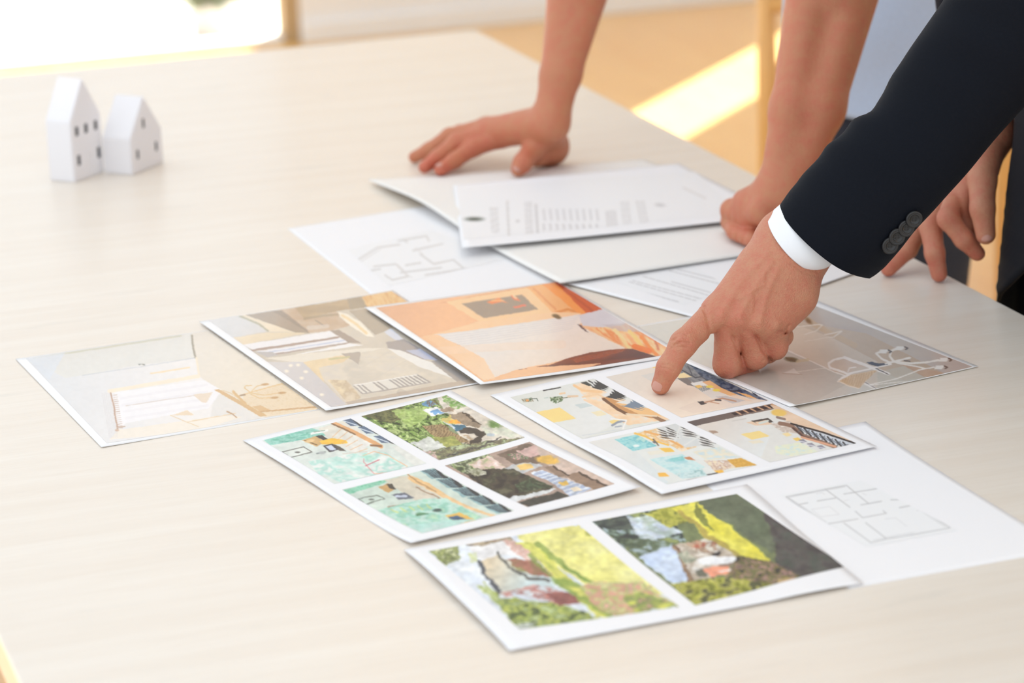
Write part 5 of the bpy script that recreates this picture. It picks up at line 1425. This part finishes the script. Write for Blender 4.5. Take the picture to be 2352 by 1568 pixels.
jacket.parent = suit; jacket.matrix_parent_inverse = suit.matrix_world.inverted()
jacket['label'] = 'dark navy suit jacket'
bpy.context.view_layer.update()
cloth('left_sleeve', sl, M['suit'], jacket, .0022, seg=120, sub=8, disp=fold, pinch=.9)
# white cuff of the shirt
cs = []
for p, q, D, th, ln in (((262, 1105), (505, 1388), Dw - .001, .98, .014), ((285, 1080), (560, 1372), Dw - .002, .95, .013), ((330, 1040), (640, 1320), Dw - .006, .86, .010), ((400, 960), (760, 1260), Dw - .012, .72, .006), ((560, 830), (900, 1130), Dw - .02, .62, 0.0)):
    cs.append(st(p, q, D, th=th, lean=ln))
cloth('shirt_cuff', cs, M['cuff'], suit, .0018, seg=72, sub=6, disp=lambda s, th: .006 * math.sin(2 * th + s))

def button(parent, c, n, r):
    n = n / np.linalg.norm(n)
    a = np.cross(n, UP); a /= np.linalg.norm(a); b = np.cross(n, a)
    prof = [(0, .0010), (.30, .0010), (.46, .0011), (.54, .0018), (.60, .0022), (.66, .0019), (.74, .0020), (.88, .0024), (.96, .0020), (1.0, .0010), (1.0, 0.0), (.9, -.0006), (0, -.0006)]
    seg = 36
    V, Fc = [], []
    for pr, ph in prof:
        for k in range(seg):
            t = 2 * math.pi * k / seg
            V.append(c + (a * math.cos(t) + b * math.sin(t)) * r * max(pr, .001) + n * ph)
    for i in range(len(prof) - 1):
        for k in range(seg):
            Fc.append((i * seg + k, i * seg + (k + 1) % seg, (i + 1) * seg + (k + 1) % seg, (i + 1) * seg + k))
    o = mesh_obj('button', V, np.array(Fc)[:, ::-1], M['button'], parent, True)
    V, Fc = [], []
    for hx, hy in ((-.17, -.13), (.17, -.13), (-.17, .13), (.17, .13)):
        base = len(V)
        for zz in (.0004, .00115):
            for k in range(12):
                t = 2 * math.pi * k / 12
                V.append(c + (a * (hx + .09 * math.cos(t)) + b * (hy + .09 * math.sin(t))) * r + n * zz)
        for k in range(12): Fc.append((base + k, base + (k + 1) % 12, base + 12 + (k + 1) % 12, base + 12 + k))
        V.append(c + (a * hx + b * hy) * r + n * .00118); top = len(V) - 1
        for k in range(12): Fc.append((base + 12 + k, base + 12 + (k + 1) % 12, top, top))
    mesh_obj('button_hole', V, [tuple(dict.fromkeys(f)) for f in Fc], M['hole'], parent)
    V2, F2 = [], []
    return o
dg = bpy.context.evaluated_depsgraph_get()
for bx, by in ((2041, 561), (2057, 541), (2078.5, 521), (2096.5, 500)):
    o_ = CAM; d_ = ray(bx, by); d_ = d_ / np.linalg.norm(d_)
    sl_o = [c for c in jacket.children if c.name.startswith('left_sleeve')][0]
    inv = sl_o.matrix_world.inverted()
    hit, loc, nor, _ = sl_o.ray_cast(inv @ Vector(o_), (inv.to_3x3() @ Vector(d_)))
    if hit:
        loc, nor = np.array(sl_o.matrix_world @ loc), np.array(sl_o.matrix_world.to_3x3() @ nor)
        if nor @ d_ > 0: nor = -nor
        nor = nor / np.linalg.norm(nor) * .55 - FW * .45
        nor /= np.linalg.norm(nor)
        button(jacket, loc + nor * .0028, nor, .0080)

# right sleeve, hidden behind the left one
d_ = elbR - rw; L_ = np.linalg.norm(d_); d_ /= L_
s1 = np.cross(d_, FW); s1 /= np.linalg.norm(s1); s2 = np.cross(s1, d_)
rs = [(rw + d_ * (.035 + t * (L_ - .035)), s1 * w_, s2 * w_) for t, w_ in ((0, .044), (.3, .048), (.7, .054), (1, .060))]
dd = RS - elbR
for t in (.4, .8, 1.0):
    rs.append((elbR + dd * t, s1 * (.062 + .018 * t), s2 * (.062 + .018 * t)))
cloth('right_sleeve', rs, M['suit'], jacket, .0022, seg=48, sub=5)
cf = [(rw + d_ * t, s1 * w_, s2 * w_) for t, w_ in ((.018, .034), (.05, .036), (.10, .038))]
cloth('shirt_cuff', cf, M['cuff'], suit, .0018, seg=48, sub=4)

# body of the jacket: open front with rounded lower corners
def jacket_body():
    V, Fc, rows, cols = [], [], 44, 90
    for i in range(rows + 1):
        t = i / rows
        z = 0.60 + t * 0.82
        cxx = 1.466 - 0.11 * max(0, (z - 0.9) / 0.5) ** 1.2
        rx = 0.165 - .02 * math.sin(math.pi * min(1, max(0, (z - .75) / .5))) + .0 * t
        ry = 0.225 - .025 * math.sin(math.pi * min(1, max(0, (z - .85) / .4)))
        if z > 1.3: rx *= 1 - .5 * ((z - 1.3) / .12) ** 2; ry *= 1 - .35 * ((z - 1.3) / .12) ** 2
        gap = min(2.3, 0.10 + 1.2 * max(0.0, (0.98 - z) / 0.28) ** 1.6) + .25 * max(0, (z - 1.15) / .27)
        for j in range(cols + 1):
            a = math.pi + 0.55 + gap + (2 * math.pi - 2 * gap) * j / cols
            w = .006 * math.sin(9 * a + 4 * z) * (1 - t)
            V.append((cxx + (rx + w) * math.cos(a), 2.30 + (ry + w) * math.sin(a), z))
    for i in range(rows):
        for j in range(cols):
            q = i * (cols + 1) + j
            Fc.append((q, q + 1, q + cols + 2, q + cols + 1))
    o = mesh_obj('jacket_body', V, np.array(Fc), M['suit'], jacket, True)
    s = o.modifiers.new('thick', 'SOLIDIFY'); s.thickness = .003; s.offset = 0
jacket_body()
yoke = {'palm': [(LS, RS, .082, .082), (LS, elbL * .6 + LS * .4, .085, .074), (RS, elbR * .6 + RS * .4, .085, .072), (v3(1.40, 2.17, 1.24), v3(1.40, 2.40, 1.24), .125, .125), (v3(1.37, 2.20, 1.34), v3(1.37, 2.37, 1.34), .10, .10)], 'fingers': [], 'kp': .05}
V_, F_, _t = skin_island(yoke, 0.008)
mesh_obj('jacket_shoulders', V_, F_, M['suit'], jacket, True)
cloth('shirt', [(v3(1.505, 2.30, .93), v3(.135, 0, 0), v3(0, .19, 0)), (v3(1.495, 2.30, 1.0), v3(.13, 0, 0), v3(0, .185, 0)), (v3(1.43, 2.30, 1.2), v3(.13, 0, 0), v3(0, .185, 0)), (v3(1.375, 2.29, 1.36), v3(.10, 0, 0), v3(0, .16, 0)), (v3(1.34, 2.28, 1.43), v3(.065, 0, 0), v3(0, .07, 0))],
      M['cuff'], suit, .002, seg=48, sub=5)
def trousers(cx_, cy_, m, parent, top=.98, hw=.17, hd=.125, spread=.10, hx=0.0):
    cloth('trousers', [(v3(cx_ + hx, cy_, top - .22), v3(hd + .01, 0, 0), v3(0, hw + .01, 0)), (v3(cx_ + hx, cy_, top - .12), v3(hd + .01, 0, 0), v3(0, hw + .01, 0)), (v3(cx_ + hx, cy_, top), v3(hd - .01, 0, 0), v3(0, hw - .01, 0))], m, parent, .003, seg=48, sub=5)
    for s in (-1, 1):
        y = cy_ + s * spread
        cloth('trouser_leg', [(v3(cx_, y, .03), v3(.085, 0, 0), v3(0, .075, 0)), (v3(cx_, y, .25), v3(.08, 0, 0), v3(0, .07, 0)), (v3(cx_ - .01, y, .5), v3(.085, 0, 0), v3(0, .078, 0)), (v3(cx_, y - s * .01, .70), v3(.10, 0, 0), v3(0, .088, 0)), (v3(cx_, y - s * .02, top - .16), v3(hd, 0, 0), v3(0, .08, 0))],
              m, parent, .003, seg=40, sub=5, disp=lambda q, th: .03 * math.sin(3 * th + 4 * q) * (1 if q < 3 else 0))
        bmx = bmesh.new(); bmesh.ops.create_uvsphere(bmx, u_segments=20, v_segments=12, radius=1)
        for v in bmx.verts:
            v.co = Vector((cx_ - .06 + v.co.x * .145, y + v.co.y * .048, max(.0, .035 + v.co.z * .05)))
        bm_obj('shoe', bmx, M['shoe'], parent, True)
trousers(1.505, 2.30, M['trousers'], suit)

# ================================================================== the person leaning on the table
pb = tag(empty('person', (1.63, 3.22, 0.0)), 'person in a blue-grey shirt and dark trousers leaning with both hands on the table', 'person')
KL = (900, 0, 3.484)
def lz(x, y, z): return at(KL[0] + x / KL[2], KL[1] + y / KL[2], z)
zc = 0.004
fi = [lz(390, 1355, zc + .0078), lz(500, 1285, zc + .013), lz(650, 1180, zc + .024), lz(880, 1090, zc + .034)]
fm = [lz(262, 1338, zc + .0075), lz(370, 1262, zc + .014), lz(520, 1140, zc + .028), lz(800, 1062, zc + .038)]
D_h = float((fi[3] - CAM) @ FW)
back = np.array([-0.20, 0.98, 0.0])
wl = lz(1265, 985, .062)
ri_mcp, pi_mcp = lz(820, 1062, zc + .040) + back * .022, lz(900, 1062, zc + .036) + back * .042
frg = [ri_mcp, ri_mcp + v3(-.036, .026, -.010), ri_mcp + v3(-.058, .040, -.027), ri_mcp + v3(-.074, .050, -.036)]
fpk = [pi_mcp, pi_mcp + v3(-.026, .026, -.010), pi_mcp + v3(-.042, .042, -.026), pi_mcp + v3(-.052, .052, -.034)]
th_ = [lz(1215, 1085, .046), lz(1130, 1195, .030), lz(1050, 1300, zc + .016), lz(1012, 1352, zc + .0095)]
fa1, fa2 = dep(KL[0] + 1348 / KL[2], 600 / KL[2], float((wl - CAM) @ FW) + .002), dep(KL[0] + 1480 / KL[2], -60 / KL[2], float((wl - CAM) @ FW) + .02)
lelb = dep(KL[0] + 1560 / KL[2], -520 / KL[2], float((wl - CAM) @ FW) + .05)
S1, S2 = v3(1.40, 3.42, 1.30), v3(1.40, 3.00, 1.30)
sx = RT * .010
flat = {
    'palm': [(wl, fi[3], .018, .0135), (wl, fm[3], .018, .014), (wl, ri_mcp, .018, .013), (wl, pi_mcp, .017, .012),
             (lz(1262, 1175, .023), lz(1150, 1150, .028), .0205, .013), (lz(1268, 1165, .024), wl, .0205, .018), (lz(1262, 1178, .022), lz(1165, 1235, .020), .0190, .0150),
             (wl - sx * .4, fa1 - sx * .5, .0170, .0180), (wl + sx * .4, fa1 + sx * .6, .0165, .0180), (fa1 - sx * .5, fa2 - sx * 1.0, .0180, .0250), (fa1 + sx * .6, fa2 + sx * 1.2, .0180, .0250),
             (fa2, lelb, .030, .038), (lelb, S1, .040, .050)],
    'fingers': [finger(fi[::-1], [.0130, .0108, .0092, .0076]), finger(fm[::-1], [.0132, .0110, .0094, .0074]), finger(frg, [.0125, .0102, .0088, .0072]), finger(fpk, [.0115, .0092, .0080, .0066]),
                finger(th_, [.0150, .0128, .0112, .0090])],
    'kp': .010, 'kf': .005, 'kff': .0015, 'kfp': .005,
    'tints': [(fi[0], .022, .6), (fm[0], .022, .6), (fi[2], .025, .35), (th_[2], .02, .4), (lz(900, 1150, .03), .03, .35)],
}
isl_flat = skin_island(flat, 0.0016)

# left hand on the table edge, fingers bent
KT = (1650, 0, 2.239)
def tz(x, y, z): return at(KT[0] + x / KT[2], KT[1] + y / KT[2], z)
ztb = .006
wt = tz(335, 985, .062)
Dt = float((wt - CAM) @ FW)
def td(x, y, D): return dep(KT[0] + x / KT[2], KT[1] + y / KT[2], D)
kn = [tz(225, 1085, .046), tz(245, 1070, .048), tz(275, 1065, .046), tz(310, 1075, .042)]
fts = []
for n_, (px_, off) in enumerate(((162, 0), (185, .014), (215, .028), (250, .040))):
    o3 = v3(-.1, .95, 0) * (off * (1 if n_ else 0))
    p1 = tz(162, 1120, .032) + o3; p2 = tz(158, 1180, .016) + o3; p3 = tz(175, 1235, ztb + .0095) + o3
    fts.append(finger([kn[0] + o3 + v3(.004 * n_, 0, 0), p1, p2, p3], [.0125, .0118, .0105, .0085]))
ta1, ta2, telb = td(455, 560, Dt + .005), td(590, -40, Dt + .03), td(680, -520, Dt + .05)
sy = RT * .011
grip = {
    'palm': [(wt, kn[0], .021, .0135), (wt, kn[0] + v3(-.0, .028, 0), .021, .0135), (wt, kn[0] + v3(0, .045, 0), .020, .013), (wt, tz(360, 1100, .03), .020, .018),
             (wt - sy * .7, ta1 - sy * 1.4, .0185, .022), (wt + sy * .8, ta1 + sy * 1.4, .019, .023), (ta1 - sy * 1.4, ta2 - sy * 2.0, .022, .0275), (ta1 + sy * 1.4, ta2 + sy * 2.0, .023, .0275), (ta2, telb, .034, .040), (telb, S2, .040, .050)],
    'fingers': fts + [finger([wt + v3(.0, .03, -.02), wt + v3(-.012, .055, -.036), wt + v3(-.02, .07, -.046)], [.016, .012, .0095])],
    'kp': .014, 'kf': .005, 'kff': .002, 'kfp': .008,
    'tints': [(tz(160, 1140, .03), .03, .4), (ta1, .05, .15)],
}
isl_grip = skin_island(grip, 0.0016)
HB = v3(1.63, 3.22, .93)
trunk2 = {'palm': [(HB, v3(1.46, 3.21, 1.28), .11, .11), (S1, S2, .055, .055), (v3(1.42, 3.21, 1.34), v3(1.36, 3.21, 1.45), .055, .05),
                   (HB + v3(-.02, -.07, 0), v3(1.61, 3.15, .1), .075, .045), (HB + v3(-.02, .07, 0), v3(1.61, 3.29, .1), .075, .045), (lelb, S1, .034, .045), (telb, S2, .034, .045)], 'fingers': [], 'kp': .04}
isl_trunk2 = skin_island(trunk2, 0.011)
body2 = skin_obj('body', [isl_flat, isl_grip, isl_trunk2], M['skin2'], pb)
tax = th_[3] - th_[2]
nail(body2, th_[3], tax, -FW * .8 + UP * .6 + .15 * RT, .0125, .0125, .0083, M['nail'], .0006)
nail(body2, fi[0], fi[0] - fi[1], -FW * .25 + UP * .9, .0100, .0110, .0074, M['nail'], .0004)
def wr(s, th): return .012 * math.sin(4 * th + 3 * s) + .01 * math.sin(7 * th - 5 * s)
cloth('shirt', [(v3(1.63, 3.22, .765), v3(.155, 0, 0), v3(0, .205, 0)), (v3(1.628, 3.22, .85), v3(.150, 0, 0), v3(0, .20, 0)), (v3(1.61, 3.22, .98), v3(.145, 0, 0), v3(0, .195, 0)), (v3(1.54, 3.21, 1.14), v3(.15, 0, 0), v3(0, .205, 0)), (v3(1.46, 3.21, 1.28), v3(.135, 0, 0), v3(0, .20, 0)), (v3(1.40, 3.21, 1.37), v3(.08, 0, 0), v3(0, .10, 0))],
      M['shirt'], pb, .002, seg=64, sub=8, disp=wr)
for el, S_ in ((lelb, S1), (telb, S2)):
    d_ = S_ - el; d_ /= np.linalg.norm(d_); s1 = np.cross(d_, FW); s1 /= np.linalg.norm(s1); s2 = np.cross(s1, d_)
    cloth('shirt_sleeve', [(el + (S_ - el) * t, s1 * w_, s2 * w_) for t, w_ in ((.22, .062), (.27, .062), (.6, .066), (1.0, .080))], M['shirt'], pb, .003, seg=40, sub=5, disp=wr)
trousers(1.59, 3.22, M['trousers2'], pb, top=.95, hw=.15, hd=.100, spread=.068, hx=.045)
